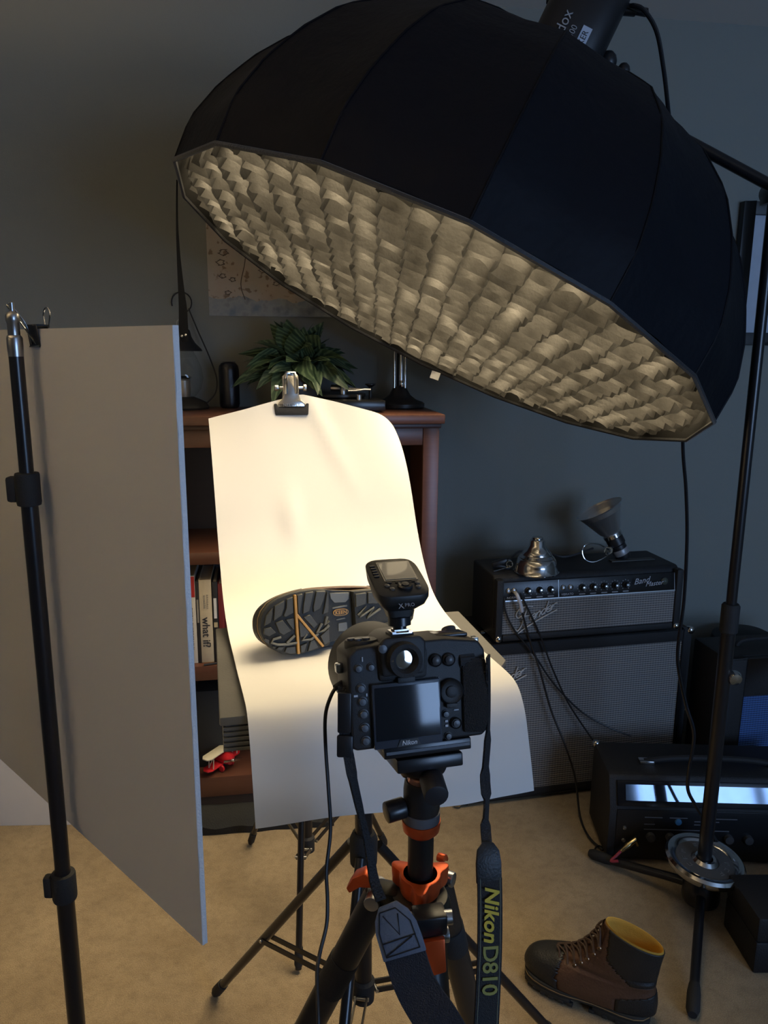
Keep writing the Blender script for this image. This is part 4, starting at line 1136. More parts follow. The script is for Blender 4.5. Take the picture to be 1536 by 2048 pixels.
# ---- light stand carrying the table
fs_p = V((-.032, 1.215, 0))
fs = thing('table_stand', 'black light stand with braced legs carrying the shooting table', 'light stand', loc=fs_p)
MB().cyl((0, 0, .275), (0, 0, TZ - .056), .0155, 18).build('lower_tube', BLACKM, fs)
MB().lathe([(.0155, .548), (.024, .553), (.025, .60), (.020, .612), (.0155, .614)], 20).build('leg_collar', RUBBER, fs)
MB().lathe([(.0001, .262), (.020, .265), (.021, .305), (.0155, .31)], 20).build('brace_hub', RUBBER, fs)
MB().lathe([(.0001, TZ - .075), (.05, TZ - .075), (.052, TZ - .0565), (.0001, TZ - .0565)], 24).build('mount_plate', BLACKM, fs)
f1 = atz(431, 1993) - fs_p
a1 = math.atan2(f1.y, f1.x); L1 = math.hypot(f1.x, f1.y)
stand_legs(fs, .58, .285, [(f1.x, f1.y), (L1 * math.cos(a1 + 2.09), L1 * math.sin(a1 + 2.09)), (L1 * math.cos(a1 - 2.09), L1 * math.sin(a1 - 2.09))], r_leg=.0095)

# ================================================================== boots
# outline of the sole as read off the photograph (5.486 picture pixels per sample pixel)
SO = [(78, 450), (85, 370), (120, 290), (190, 210), (290, 155), (420, 118), (560, 98), (720, 92), (860, 105), (960, 125), (1180, 150), (1380, 150), (1580, 145), (1760, 165), (1880, 225), (1945, 320), (1955, 430), (1930, 530), (1850, 610), (1740, 650), (1580, 665), (1400, 660), (1200, 650), (1050, 680), (880, 720), (700, 760), (560, 785), (420, 785), (300, 755), (190, 690), (120, 600), (85, 520)]
QK = 1.527e-4
def so(p): return (.295 - (p[0] - 78) * QK, (440 - p[1]) * QK)
SOLE = [so(p) for p in SO]
BROWN = mat('brown_leather', (.085, .040, .022), .5, scale=60, var=.18, bump=.3, bscale=220)
BOOTB = mat('black_leather', (.013, .013, .013), .5, bump=.25, bscale=300)
SOLEM = mat('black_outsole', (.022, .023, .021), .6, bump=.2, bscale=500)
LINING = mat('yellow_lining', (.55, .30, .035), .75, bump=.3, bscale=400)
TAN = mat('tan_welt', (.34, .22, .10), .5)
LACE = mat('brown_lace', (.050, .026, .015), .7, bump=.3, bscale=800)
BRASS = mat('bronze_eyelet', (.30, .20, .12), .3, 1.0)
GOLD = mat('gold_rubber', (.52, .27, .055), .5)
def cat4(rows, k):
    out = []
    for i in range(len(rows) - 1):
        p0, p1, p2, p3 = rows[max(i - 1, 0)], rows[i], rows[i + 1], rows[min(i + 2, len(rows) - 1)]
        for j in range(k):
            f = j / k
            out.append([.5 * (2 * b + (c - a) * f + (2 * a - 5 * b + 4 * c - d) * f * f + (3 * b - a - 3 * c + d) * f ** 3) for a, b, c, d in zip(p0, p1, p2, p3)])
    out.append(list(rows[-1])); return out
def boot(name, label, M, lit_sole):
    t = thing(name, label, 'boot', M=M)
    # sole: forefoot and heel slabs with a notch at the arch
    def scaled(k, cut0=-1, cut1=1):
        cx = .15
        return [(cx + (x - cx) * k, y * k) for x, y in SOLE]
    MB().prism(scaled(1.0), .016, .030).build('midsole', SOLEM, t, bevel=.003)
    MB().prism(scaled(1.006), .0225, .0245).build('welt_line', TAN, t, smooth=False)
    fore = [p for p in SOLE if p[0] >= .172]
    heel = [p for p in SOLE if p[0] <= .127]
    top_f = [p for p in fore if p[1] > 0]; bot_f = [p for p in fore if p[1] <= 0]
    MB().prism(fore, .004, .0165).build('forefoot_sole', SOLEM, t, bevel=.0015)
    MB().prism(heel, .0, .0165).build('heel_sole', SOLEM, t, bevel=.0015)
    # upper: horizontal slices from sole to collar
    sl = [(.030, .0, .293, .0525), (.045, -.001, .296, .054), (.060, .0, .290, .052), (.072, .002, .276, .049), (.082, .004, .250, .046), (.092, .005, .222, .044), (.104, .005, .195, .043), (.118, .004, .172, .042), (.135, .002, .152, .041), (.155, .0, .138, .039), (.175, -.003, .127, .036), (.194, -.006, .120, .033)]
    sl = [tuple(p) for p in cat4(sl, 4)]
    n = 96
    def ringpts(z, x0, x1, hw, grow=0.0, tilt=0.0):
        out = []
        c = (x0 + x1) / 2; a = (x1 - x0) / 2 + grow
        for k in range(n):
            q = 2 * math.pi * k / n; cs, sn = math.cos(q), math.sin(q)
            ex = 2.0 if z > .11 else 2.5
            xx = c + a * math.copysign(abs(cs) ** (2 / ex), cs)
            f_ = (xx - x0) / (x1 - x0 + 1e-9)
            wid = hw * (.80 + .20 * min(1, max(0, f_) * 1.5)) if z < .09 else hw * .86
            yy = (wid + grow) * math.copysign(abs(sn) ** (2 / ex), sn)
            if z < .1: yy -= .004 * (f_ - .3)
            zz = z + tilt * (xx - c)
            out.append(V((xx, yy, zz)))
        return out
    rings = []
    for i, (z, x0, x1, hw) in enumerate(sl):
        tl = .22 * max(0, (z - .10) / .09)
        rings.append(ringpts(z, x0, x1, hw, 0, tl))
    def region(p):
        if p.x > .198 + abs(p.y) * .25 and p.z < .14: return 'toe_cap'
        if p.z < .078 - p.x * .25 and p.x < .078: return 'heel_counter'
        if p.z > .098 + max(0, p.x - .05) * .75 and p.x < .105: return 'ankle_collar'
        return 'upper'
    groups = {}
    for i in range(len(rings) - 1):
        for k in range(n):
            qd = [rings[i][k], rings[i][(k + 1) % n], rings[i + 1][(k + 1) % n], rings[i + 1][k]]
            c = sum(qd, V()) / 4
            groups.setdefault(region(c), []).append(qd)
    mats = {'toe_cap': BOOTB, 'heel_counter': BOOTB, 'ankle_collar': BOOTB, 'upper': BROWN}
    for nm_, qs in groups.items():
        mb = MB()
        for qd in qs: mb.add(qd, [(0, 1, 2, 3)])
        o = mb.build(nm_, mats[nm_], t, ang=70)
        md = o.modifiers.new('thick', 'SOLIDIFY'); md.thickness = .0028 if nm_ != 'upper' else .002; md.offset = 0.6 if nm_ != 'upper' else 0
    # lining: rolls over the collar and down inside
    mb = MB()
    top = rings[-1]; c0_ = sum(top, V()) / n
    lv = []
    for sc, dz in ((1.0, .0), (.985, .005), (.955, .004), (.93, -.008), (.87, -.04), (.80, -.07), (.70, -.085)):
        lv.append([V((c0_.x + (p.x - c0_.x) * sc, p.y * sc, p.z + dz)) for p in top])
    for i in range(len(lv) - 1):
        for k in range(n): mb.add([lv[i][k], lv[i][(k + 1) % n], lv[i + 1][(k + 1) % n], lv[i + 1][k]], [(0, 1, 2, 3)])
    mb.add(lv[-1], [tuple(range(n))])
    mb.build('lining', LINING, t, ang=70)
    # tongue, laces and eyelets over the instep
    inst = [(.222, .0955), (.205, .104), (.190, .112), (.176, .124), (.163, .138), (.150, .156), (.139, .176), (.132, .196)]
    def tong(u, v):
        k = v * (len(inst) - 1); i = min(int(k), len(inst) - 2); f = k - i
        x = inst[i][0] + (inst[i + 1][0] - inst[i][0]) * f; z = inst[i][1] + (inst[i + 1][1] - inst[i][1]) * f
        s = (u - .5) * 2
        return (x - .010 * s * s - .006, s * .024, z - .012 * s * s - .002 + (.012 * (v > .97)))
    MB().grid(tong, 6, 14).build('tongue', BROWN, t, ang=80)
    lace = MB()
    side = []
    for i, (x, z) in enumerate(inst[:7]):
        side.append((x - .016, z - .016))
    eye = MB()
    for i, (x, z) in enumerate(side):
        for sg in (-1, 1):
            w_ = .030 if i < 4 else .028
            p_ = V((x, sg * (w_ + .004), z))
            eye.lathe([(.0012, -.001), (.0042, -.0008), (.0046, .0012), (.0030, .0024), (.0012, .002)], 10, T(*p_) @ RX(-72 * sg) )
            nx = side[min(i + 1, 6)]
            q_ = V((nx[0], -sg * (w_ + .002), nx[1] + .003))
            mid = V((inst[i][0] - .002 * 0, 0, inst[i][1] + .006))
            lace.tube(smooth_path([p_ + V((.001, 0, .003)), V((inst[i][0] - .008, sg * .014, inst[i][1] + .003)), mid + V((.0, sg * .001, .001)), V((inst[min(i + 1, 7)][0] - .004, -sg * .014, inst[min(i + 1, 7)][1] - .002)), q_], 4), .0026, 6)
    lace.build('laces', LACE, t); eye.build('eyelets', BRASS, t)
    if not lit_sole:
        mb = MB()
        for i in range(len(SOLE)):
            x, y = SOLE[i]
            if .127 < x < .172: continue
            mb.box((.15 + (x - .15) * .95, y * .93, .004), (.012, .010, .008))
        mb.build('tread_lugs', SOLEM, t, bevel=.0012)
        return t
    LUGM = mat('charcoal_lug', (.062, .064, .058), .55, bump=.2, bscale=600)
    GREYL = mat('grey_lug', (.15, .155, .14), .5)
    lugs = [
        [(140, 330), (222, 243), (212, 330), (192, 405), (118, 438)], [(242, 228), (358, 175), (350, 260), (318, 340), (225, 392)],
        [(385, 165), (458, 142), (458, 325), (362, 365), (338, 348), (378, 260)], [(508, 130), (572, 118), (545, 255), (528, 345), (508, 335)],
        [(605, 112), (702, 105), (668, 230), (640, 325), (565, 348), (575, 250)], [(735, 105), (848, 112), (818, 210), (768, 308), (692, 342), (690, 280)],
        [(862, 118), (872, 150), (872, 235), (872, 285), (870, 320), (862, 360), (800, 375), (825, 295)],
        [(115, 458), (192, 452), (250, 518), (165, 556), (105, 520)], [(242, 408), (328, 388), (425, 515), (332, 560), (286, 530)],
        [(362, 388), (455, 378), (458, 505), (440, 505)], [(510, 400), (640, 560), (560, 600), (520, 600)], [(565, 378), (648, 358), (735, 478), (690, 520)],
        [(120, 570), (165, 590), (160, 640), (110, 600)], [(200, 660), (242, 668), (215, 690)], [(268, 675), (338, 684), (300, 722), (242, 700)],
        [(358, 688), (462, 692), (466, 765), (402, 772), (332, 742)], [(520, 690), (605, 665), (562, 768), (522, 772)], [(640, 650), (690, 640), (735, 735), (602, 768)],
        [(755, 610), (865, 530), (868, 690), (805, 715)],
        [(1195, 175), (1330, 168), (1325, 300), (1195, 330)], [(1350, 168), (1480, 170), (1470, 310), (1345, 300)], [(1500, 172), (1700, 190), (1640, 330), (1490, 310)],
        [(1200, 560), (1330, 540), (1330, 640), (1200, 635)], [(1350, 540), (1500, 545), (1500, 645), (1350, 640)], [(1520, 545), (1690, 530), (1720, 620), (1520, 650)], [(1660, 340), (1740, 220), (1880, 300), (1900, 420), (1760, 420)], [(1760, 440), (1900, 440), (1860, 560), (1740, 610), (1700, 520)]]
    for lg in lugs:
        hz = -.004 if lg[0][0] > 1180 else 0.0
        MB().prism([so(p_) for p_ in lg], .0045 + hz, -.0005 + hz, top=.94).build('tread_lug', LUGM, t, bevel=.0006, seg=1)
    for pad in ([(922, 152), (1160, 165), (1152, 240), (1110, 274), (970, 268), (926, 215)], [(945, 318), (1130, 302), (1130, 325), (947, 337)], [(985, 452), (1100, 442), (1100, 460), (990, 468)], [(1008, 502), (1120, 497), (1120, 600), (1008, 595)]):
        MB().prism([so(p_) for p_ in pad], .017, .0125).build('arch_pad', GREYL, t, bevel=.0008, seg=1)
    for w_ in ([(300, 572), (215, 588), (190, 622), (260, 650), (380, 660), (480, 652)], [(458, 572), (365, 645)], [(605, 570), (545, 632), (650, 632), (735, 580)], [(785, 470), (722, 568), (800, 552), (868, 500)], [(850, 400), (820, 490), (872, 452)], [(1220, 420), (1320, 330), (1240, 440), (1420, 350), (1330, 460), (1500, 370)]):
        MB().tube([so(p_) + (0,) for p_ in w_], .0022, 6, M=T(0, 0, .0 if w_[0][0] < 1180 else -.003)).build('wave_ridge', GREYL, t)
    for (a, b_, w_) in (((480, 128), (495, 778), 27), ((490, 345), (787, 728), 26)):
        pa2, pb2 = V(so(a)).to_3d(), V(so(b_)).to_3d()
        d = (pb2 - pa2).normalized(); n_ = V((-d.y, d.x, 0)) * (w_ * QK / 2)
        MB().prism([(pa2 + n_).xy, (pa2 - n_).xy, (pb2 - n_).xy, (pb2 + n_).xy], .005, -.0022).build('gold_stripe', GOLD, t, bevel=.0006, seg=1)
    cx, cy = so((1045, 380))
    def pill(w_, h_): return [(cx + math.copysign(abs(math.cos(q)) ** .6, math.cos(q)) * w_, cy + math.sin(q) * h_) for q in [2 * math.pi * k / 28 for k in range(28)]]
    MB().prism(pill(.0145, .0060), .017, .0118).build('logo_rim', GOLD, t, smooth=False)
    MB().prism(pill(.0128, .0046), .017, .0112).build('logo_field', SOLEM, t, smooth=False)
    text('logo_lettering', 'KEEN', .0088, frame((cx, cy - .0002, .0109), (-1, 0, 0), (0, 1, 0), (0, 0, -1)), GOLD, t, bold=.00025, spacing=1.05)
    MB().prism([so(p_) for p_ in [(860, 108), (960, 128), (1180, 152), (1180, 640), (1050, 672), (870, 712)]], .0175, .0145).build('arch_plate', SOLEM, t, smooth=False)
    return t
# boot lying on the paper, sole to the camera
tp = at(522, 1256, 1.160)
bx = V((-.914, -.407, .0)).normalized(); bz = V((-.407, .914, 0)).normalized()
bz = (bz + V((0, 0, -.20))).normalized(); bz = (bz - bx * bz.dot(bx)).normalized(); by = bz.cross(bx)
org = tp - bx * .295 * .95
by_z = by
bm_ = frame(org, bx, by, bz) @ Matrix.Diagonal((.95, .97, .95, 1))
# slight roll so that the heel rides higher, then drop it on the paper
bm_ = bm_ @ Matrix.Translation((.15, 0, 0)) @ Matrix.Rotation(R(2.0), 4, 'Z') @ Matrix.Translation((-.15, 0, 0))
low = min((bm_ @ V((x, y, .02))).z for x, y in SOLE)
bm_ = Matrix.Translation((0, 0, .9585 - low)) @ bm_
boot('work_boot', 'brown work boot lying on its side on the white paper, patterned sole facing the camera', bm_, True)
# boot standing on the carpet
hh, tt_ = atz(1318, 2052), atz(1068, 1950)
d = (tt_ - hh); d.z = 0; d.normalize()
bm2 = frame(V((hh.x, hh.y, .0045)) + d * .01, d, V((-d.y, d.x, 0)), (0, 0, 1))
boot('work_boot', 'brown lace-up work boot with yellow lining standing on the carpet', bm2, False)

# ================================================================== foam board on its stand
BR = V((-.2245, .835, 0)); BDIR = V((-.728, .685, 0)).normalized(); BNV = V((-.685, -.728, 0))
BOARD = mat('white_foam_board', (.74, .725, .70), .75, var=.015, scale=4)
FOAM = mat('foam_core_edge', (.80, .80, .80), .8, var=.03, scale=200, bump=.4, bscale=400)
BZ0, BZ1, BLN, BTH = .712, 1.4725, 1.016, .0075
fbm = frame(V((BR.x, BR.y, BZ0)), BDIR, -BNV, (0, 0, 1))
fb = thing('foam_board', 'large white foam board hung upright on the left stand, shaded side to the camera', 'board', M=fbm)
MB().box2((0.0004, 0, 0), (BLN, .0006, BZ1 - BZ0)).build('facing_sheet', BOARD, fb, smooth=False)
MB().box2((0.0004, BTH - .0006, 0), (BLN, BTH, BZ1 - BZ0)).build('facing_sheet', BOARD, fb, smooth=False)
mb = MB()
def edge_fn(u, v):
    return (0.0 + .0012 * noise.noise(V((v * 30, u, 3))), .0006 + (BTH - .0012) * u, v * (BZ1 - BZ0))
mb.grid(edge_fn, 3, 60)
mb.box2((.0018, .0006, 0.0005), (BLN - .001, BTH - .0006, BZ1 - BZ0 - .0005))
mb.build('foam_core', FOAM, fb, ang=80)

ls_top = at(27, 655, 1.055)
LX, LY = ls_top.x, 1.055
ls = thing('foam_board_stand', 'black telescopic light stand at the left holding the foam board', 'light stand', loc=(LX, LY, 0))
zA, zB = at(45, 970, LY).z, at(110, 1765, LY).z
zT = at(30, 707, LY).z
MB().cyl((0, 0, zA), (0, 0, zT), .0096, 20).build('upper_tube', BLACKM, ls)
MB().cyl((0, 0, zB), (0, 0, zA), .0115, 20).build('middle_tube', BLACKM, ls)
MB().cyl((0, 0, .14), (0, 0, zB), .0135, 20).build('lower_tube', BLACKM, ls)
for z, r_, s_ in ((zA, .0165, 1.0), (zB, .0185, 1.1)):
    c_ = MB().lathe([(r_ * .6, z - .030), (r_ * .95, z - .028), (r_, z - .024), (r_, z + .014), (r_ * .95, z + .017), (r_ * .55, z + .018)], 24).build('clamp_collar', RUBBER, ls)
    MB().box((-r_ - .004, 0, z - .006), (.016, .016, .036)).build('clamp_lug', RUBBER, c_, bevel=.004)
MB().lathe([(.0098, zT - .004), (.0102, zT + .006), (.0102, zT + .020), (.0092, zT + .023), (.0078, zT + .024), (.0078, zT + .040), (.0090, zT + .042), (.0090, zT + .050), (.0070, zT + .053), (.0035, zT + .055), (.0035, zT + .066), (.0001, zT + .068)], 24).build('spigot', mat('satin_steel_spigot', (.42, .42, .43), .3, 1.0), ls)
MB().lathe([(.0137, .28), (.021, .285), (.021, .33), (.0137, .335)], 20).build('leg_collar', RUBBER, ls)
MB().lathe([(.0001, .13), (.019, .132), (.019, .165), (.0137, .17)], 20).build('brace_hub', RUBBER, ls)
stand_legs(ls, .305, .15, [(0, -.38), (.33, .10), (-.33, .19)], r_leg=.009)

# ---- binder clip on the top edge of the board
tx = 0
pc = at(78, 664, 1.075)
k_ = (V((pc.x, pc.y, 0)) - V((BR.x, BR.y, 0))).dot(BDIR)
bcM = fbm @ T(k_, BTH / 2, BZ1 - BZ0)
bk = thing('binder_clip', 'black binder clip with wire handles on the top edge of the foam board', 'binder clip', M=bcM)
MB().prism([(-.0085, .006), (.0085, .006), (.0050, -.022), (.0065, -.024), (.0048, -.0245), (.0040, -.022), (.0068, .0035), (-.0068, .0035), (-.0040, -.022), (-.0048, -.0245), (-.0065, -.024), (-.0050, -.022)], -.0165, .0165, YZX).build('body', mat('black_spring_steel', (.010, .010, .011), .3), bk, bevel=.0004, seg=1)
MB().tube(smooth_path([(-.006, .006, -.018), (-.007, .008, .004), (-.010, .009, .018), (-.004, .010, .027), (.006, .010, .027), (.010, .009, .018), (.006, .008, .004), (.005, .006, -.018)], 4), .0011, 6, M=T(-.012, 0, 0)).build('wire_handle', CHROME, bk)
spw_ = bcM.inverted() @ V((LX, LY, zT + .060))
MB().tube(smooth_path([(-.007, -.0062, -.020), (spw_.x * .6, spw_.y * .6 - .004, spw_.z * .5 - .004), (spw_.x + .002, spw_.y - .005, spw_.z + .002), (spw_.x + .006, spw_.y + .004, spw_.z), (spw_.x * .6, spw_.y * .6 + .004, spw_.z * .5 - .008), (.007, -.0062, -.020)], 4), .0011, 6).build('wire_handle', CHROME, bk)
# ================================================================== camera on its tripod
# camera local frame: x right, y towards the lens, z up, origin at the middle of the base on the back face
NY, NP = 15.0, -12.0
nb = at(843, 1488, .705)
NM = T(*nb) @ RZ(NY) @ RX(NP)
def K(zx, zy):
    return ((zx - 780) / 7260.0, (1480 - (zy + .10 * (zx - 780))) / 7290.0)
nk = thing('dslr_camera', 'black digital SLR camera on the tripod pointing at the boot', 'camera', M=NM)
CB = mat('camera_black', (.013, .013, .014), .48, bump=.18, bscale=1400)
CR = mat('camera_leatherette', (.015, .015, .016), .6, bump=.9, bscale=900)
CG = mat('camera_gloss', (.010, .010, .012), .2)
BTN = mat('button_grey', (.045, .048, .055), .35)
YX = Matrix(((1, 0, 0, 0), (0, 0, 1, 0), (0, 1, 0, 0), (0, 0, 0, 1)))   # prism (x,z) polygon extruded along y
body = [(-.071, .004), (-.066, 0), (.066, 0), (.073, .006), (.0745, .05), (.073, .088), (.066, .098), (.045, .101), (.030, .103), (-.038, .103), (-.062, .101), (-.071, .094)]
MB().prism(body, .002, .060, YX).build('body', CB, nk, bevel=.005, seg=3)
gp = [(.045, .006), (.068, .004), (.0735, .02), (.0745, .06), (.072, .080), (.058, .082), (.046, .074)]
MB().prism(gp, -.0025, .004, YX).build('thumb_grip', CR, nk, bevel=.003, seg=2)
MB().prism([(.040, .004), (.070, .004), (.072, .085), (.045, .090)], .058, .085, YX).build('front_grip', CR, nk, bevel=.008, seg=3)
# prism hump and eyepiece
hump = [(-.041, .066), (.009, .066), (.011, .094), (.004, .105), (-.003, .110), (-.028, .110), (-.035, .105), (-.042, .094)]
MB().prism(hump, -.002, .062, YX).build('prism_housing', CB, nk, bevel=.004, seg=2)
ex, ez = K(660, 850)
MB().prism([(ex - .022, ez - .016), (ex + .022, ez - .016), (ex + .024, ez + .016), (ex + .018, ez + .022), (ex - .018, ez + .022), (ex - .024, ez + .016)], -.008, 0, YX).build('eyepiece_frame', CB, nk, bevel=.003)
MB().lathe([(.0095, 0), (.0095, .006), (.0125, .010), (.0165, .010), (.0175, .006), (.0178, 0)], 32, T(ex, -.008, ez) @ RX(90)).build('eyecup', RUBBER, nk)
MB().lathe([(.0001, .001), (.0098, .001), (.0098, .0024), (.0001, .0034)], 24, T(ex, -.008, ez) @ RX(90)).build('viewfinder_glass', mat('viewfinder_mirror', (.50, .46, .40), .08, .9), nk)
MB().lathe([(.0001, 0), (.0042, 0), (.0042, .004), (.0001, .0045)], 16, T(ex - .021, -.006, ez + .012) @ RX(90)).build('dioptre_knob', BTN, nk)
# hot shoe
hx, hz = K(655, 625)
hx += .003; hz -= .0095
MB().box((hx, .012, hz + .0005), (.024, .022, .004)).build('hot_shoe_base', CB, nk, bevel=.001)
mb = MB().box((hx - .0085, .010, hz + .0038), (.004, .020, .0014)).box((hx + .0085, .010, hz + .0038), (.004, .020, .0014)).box((hx, .003, hz + .0025), (.020, .004, .001))
mb.build('hot_shoe_rails', CHROME, nk, smooth=False)
# top plate: mode dial and lcd
MB().lathe([(.0001, 0), (.0175, 0), (.0175, .006), (.0165, .008), (.0001, .0085)], 28, T(-.050, .030, .097)).build('release_dial', CB, nk)
for a in (200, 250, 300): MB().lathe([(.0001, 0), (.0042, 0), (.0038, .002), (.0001, .0022)], 12, T(-.052 + .010 * math.cos(R(a)), .030 + .010 * math.sin(R(a)), .1055)).build('dial_button', BTN, nk)
MB().box((.045, .034, .1015), (.034, .026, .004)).build('top_display', CG, nk, bevel=.001)
MB().cyl((.058, .066, .095), (.058, .070, .101), .008, 16).build('shutter_button', BTN, nk)
# rear screen with its clear cover
c1, c2, c3, c4 = K(412, 1035), K(938, 1000), K(932, 1462), K(432, 1508)
lx0, lx1 = (c1[0] + c4[0]) / 2, (c2[0] + c3[0]) / 2
lz0, lz1 = (c3[1] + c4[1]) / 2, (c1[1] + c2[1]) / 2
MB().box2((lx0, -.0045, lz0), (lx1, .003, lz1)).build('screen_cover', mat('smoked_cover', (.035, .045, .065), .22, coat=.4), nk, bevel=.0016)
sx0, sx1, sz0, sz1 = lx0 + .0025, lx1 - .0025, lz0 + .0085, lz1 - .0035
MB().box2((sx0, -.0052, sz0), (sx1, -.0046, sz1)).build('screen', mat('screen_glass', (.010, .012, .016), .05, spec=.5), nk, smooth=False)
mx_ = (lx0 + lx1) / 2
MB().prism([(mx_ - .012, lz0 + .001), (mx_ + .012, lz0 + .001), (mx_ + .009, lz0 + .0078), (mx_ - .009, lz0 + .0078)], -.0056, -.0046, YX).build('cover_tab', CB, nk, smooth=False)
text('lettering', 'Nikon', .0062, FRONT((mx_, -.0058, lz0 + .0042)), mat('print_white_small', (.5, .52, .56), .5), nk, shear=.2, bold=.0001)
MB().box((mx_, -.003, lz1 + .002), (.018, .006, .006)).build('cover_latch', CB, nk, bevel=.001)
# buttons
def btn(zx, zy, r, name='button', y=-.0015, m=BTN):
    x, z = K(zx, zy)
    MB().lathe([(.0001, 0), (r * 1.25, 0), (r * 1.25, .0015), (r, .0018), (r, .0030), (r * .8, .0040), (.0001, .0042)], 18, T(x, .0025, z) @ RX(90)).build(name, m, nk)
for zx, zy in ((352, 1075), (358, 1170), (362, 1260), (366, 1358), (370, 1452)): btn(zx, zy, .0042)
btn(340, 932, .0038); btn(432, 922, .0036); btn(978, 1265, .0034); btn(990, 1428, .0034)
def side_btn(zx, zy):
    x, z = K(zx, zy)
    MB().lathe([(.0068, 0), (.0068, .003), (.0058, .0042), (.0052, .003)], 20, T(x, .0025, z) @ RX(90)).build('button_ring', CB, nk)
    MB().lathe([(.0001, .001), (.0048, .001), (.0046, .0055), (.0030, .0065), (.0001, .0066)], 18, T(x, .0025, z) @ RX(90)).build('button', BTN, nk)
side_btn(918, 868); side_btn(1020, 862)
x, z = K(1022, 1095)
MB().lathe([(.0001, 0), (.0130, 0), (.0130, .004), (.0115, .006), (.0105, .0052), (.0060, .0046), (.0058, .0062), (.0036, .0070), (.0001, .0070)], 32, T(x, .002, z) @ RX(90)).build('multi_selector', CB, nk)
MB().prism([(x - .006, z - .016), (x + .004, z - .017), (x + .006, z - .012), (x - .006, z - .0115)], -.0035, .002, YX).build('selector_lock', CB, nk, bevel=.0006)
x, z = K(1052, 1332)
MB().lathe([(.0058, 0), (.0058, .003), (.0052, .004), (.0044, .003)], 24, T(x, .002, z) @ RX(90)).build('live_view_ring', CB, nk)
MB().lathe([(.0001, 0), (.0036, 0), (.0034, .0046), (.0001, .005)], 16, T(x, .002, z) @ RX(90)).build('live_view_button', BTN, nk)
x, z = K(1165, 872)
mb = MB().lathe([(.0001, -.008), (.0075, -.008), (.0075, .008), (.0001, .008)], 24, T(x, .006, z) @ RY(90))
for i in range(14):
    a = 2 * math.pi * i / 14
    mb.box((0, .0076 * math.cos(a), .0076 * math.sin(a)), (.015, .0012, .0012), T(x, .006, z))
mb.build('command_dial', RUBBER, nk)
LGN = mat('camera_legend', (.42, .44, .48), .5)
for zx, zy, w_, h_ in ((312, 1128, .004, .002), (392, 1120, .0015, .003), (1062, 1235, .005, .0012), (982, 1318, .003, .0022), (982, 1352, .003, .0022), (928, 1038, .001, .001), (372, 865, .0012, .0045)):
    x, z = K(zx, zy); MB().box((x, .0014, z), (w_, .0012, h_)).build('legend_mark', LGN, nk, smooth=False)
x, z = K(940, 1000); text('lettering', 'L', .0035, FRONT((x, .0012, z)), LGN, nk)
# strap lugs
lug_r = MB().box((.072, .030, .092), (.008, .010, .010)).build('strap_lug', CHROME, nk, bevel=.0015)
lug_l = MB().box((-.074, .030, .078), (.008, .010, .010)).build('strap_lug', CHROME, nk, bevel=.0015)
# lens with hood: slightly left of centre
LX_, LZ_ = -.003, .044
LT = T(LX_, .060, LZ_) @ RX(-90)
MB().lathe([(.0001, 0), (.0335, 0), (.0345, .004), (.036, .012), (.038, .040), (.039, .065), (.040, .078), (.0001, .078)], 40, LT).build('lens_barrel', CB, nk)
mb = MB()
for i in range(48):
    a = 2 * math.pi * i / 48
    mb.box((.0385 * math.cos(a), .0385 * math.sin(a), .046), (.0022, .0022, .030), LT)
mb.build('zoom_ring_ribs', RUBBER, nk, smooth=False)
MB().lathe([(.0402, .068), (.0408, .0685), (.0408, .0715), (.0402, .072)], 40, LT).build('gold_ring', mat('gold_ring', (.5, .36, .12), .3, 1.0), nk)
MB().lathe([(.041, .070), (.045, .074), (.049, .086), (.0525, .126), (.0535, .136), (.0520, .136), (.0475, .086), (.041, .075)], 48, LT).build('lens_hood', mat('hood_black', (.020, .020, .020), .45), nk)
# mounting plate
MB().box((.008, .028, -.0065), (.092, .050, .012)).build('mounting_plate', BLACKM, nk, bevel=.0015)
MB().box((.008, .0025, -.0065), (.088, .001, .003)).build('plate_groove', STEEL if False else mat('plate_groove_grey', (.06, .065, .08), .4), nk, smooth=False)

# ---- flash trigger on the hot shoe
tg = thing('flash_trigger', 'black radio flash trigger with tilted display on top of the camera', 'flash trigger', M=NM @ T(hx, .010, hz + .0045) @ Matrix.Diagonal((.80, .80, .80, 1)))
MB().box((0, 0, .001), (.0185, .018, .002)).build('shoe_foot', CHROME, tg, smooth=False)
MB().lathe([(.0001, .002), (.0085, .002), (.0085, .006), (.0145, .0065), (.0145, .0165), (.013, .018), (.0001, .018)], 28).build('lock_ring', BLACKM, tg)
mb = MB()
sec = [(.019, .016, -.012, .014), (.028, .018, -.014, .018), (.036, .026, -.026, .026), (.046, .034, -.034, .036)]
# lofted case: rounded rectangles from neck to panel, the top plane tilted towards the viewer
def rr(w_, y0, y1, z, tilt, n=28):
    out = []
    for k in range(n):
        q = 2 * math.pi * k / n; cx_, sy_ = math.cos(q), math.sin(q)
        e = .42
        x_ = w_ * math.copysign(abs(cx_) ** e, cx_); yy = (y0 + y1) / 2 + (y1 - y0) / 2 * math.copysign(abs(sy_) ** e, sy_)
        out.append(V((x_, yy, z + tilt * (yy - y0))))
    return out
loft = [rr(.0150, -.012, .013, .0175, 0), rr(.0175, -.014, .016, .026, 0), rr(.0290, -.030, .026, .033, .22), rr(.0340, -.0355, .040, .040, .42), rr(.0345, -.036, .044, .046, .50), rr(.0325, -.034, .043, .0485, .50)]
for i in range(len(loft) - 1):
    for k in range(28): mb.add([loft[i][k], loft[i][(k + 1) % 28], loft[i + 1][(k + 1) % 28], loft[i + 1][k]], [(0, 1, 2, 3)])
mb.add(loft[0][::-1], [tuple(range(28))]); mb.add(loft[-1], [tuple(range(28))])
mb.build('case', mat('trigger_black', (.016, .016, .016), .42), tg, ang=40)
ta = math.atan(.50)
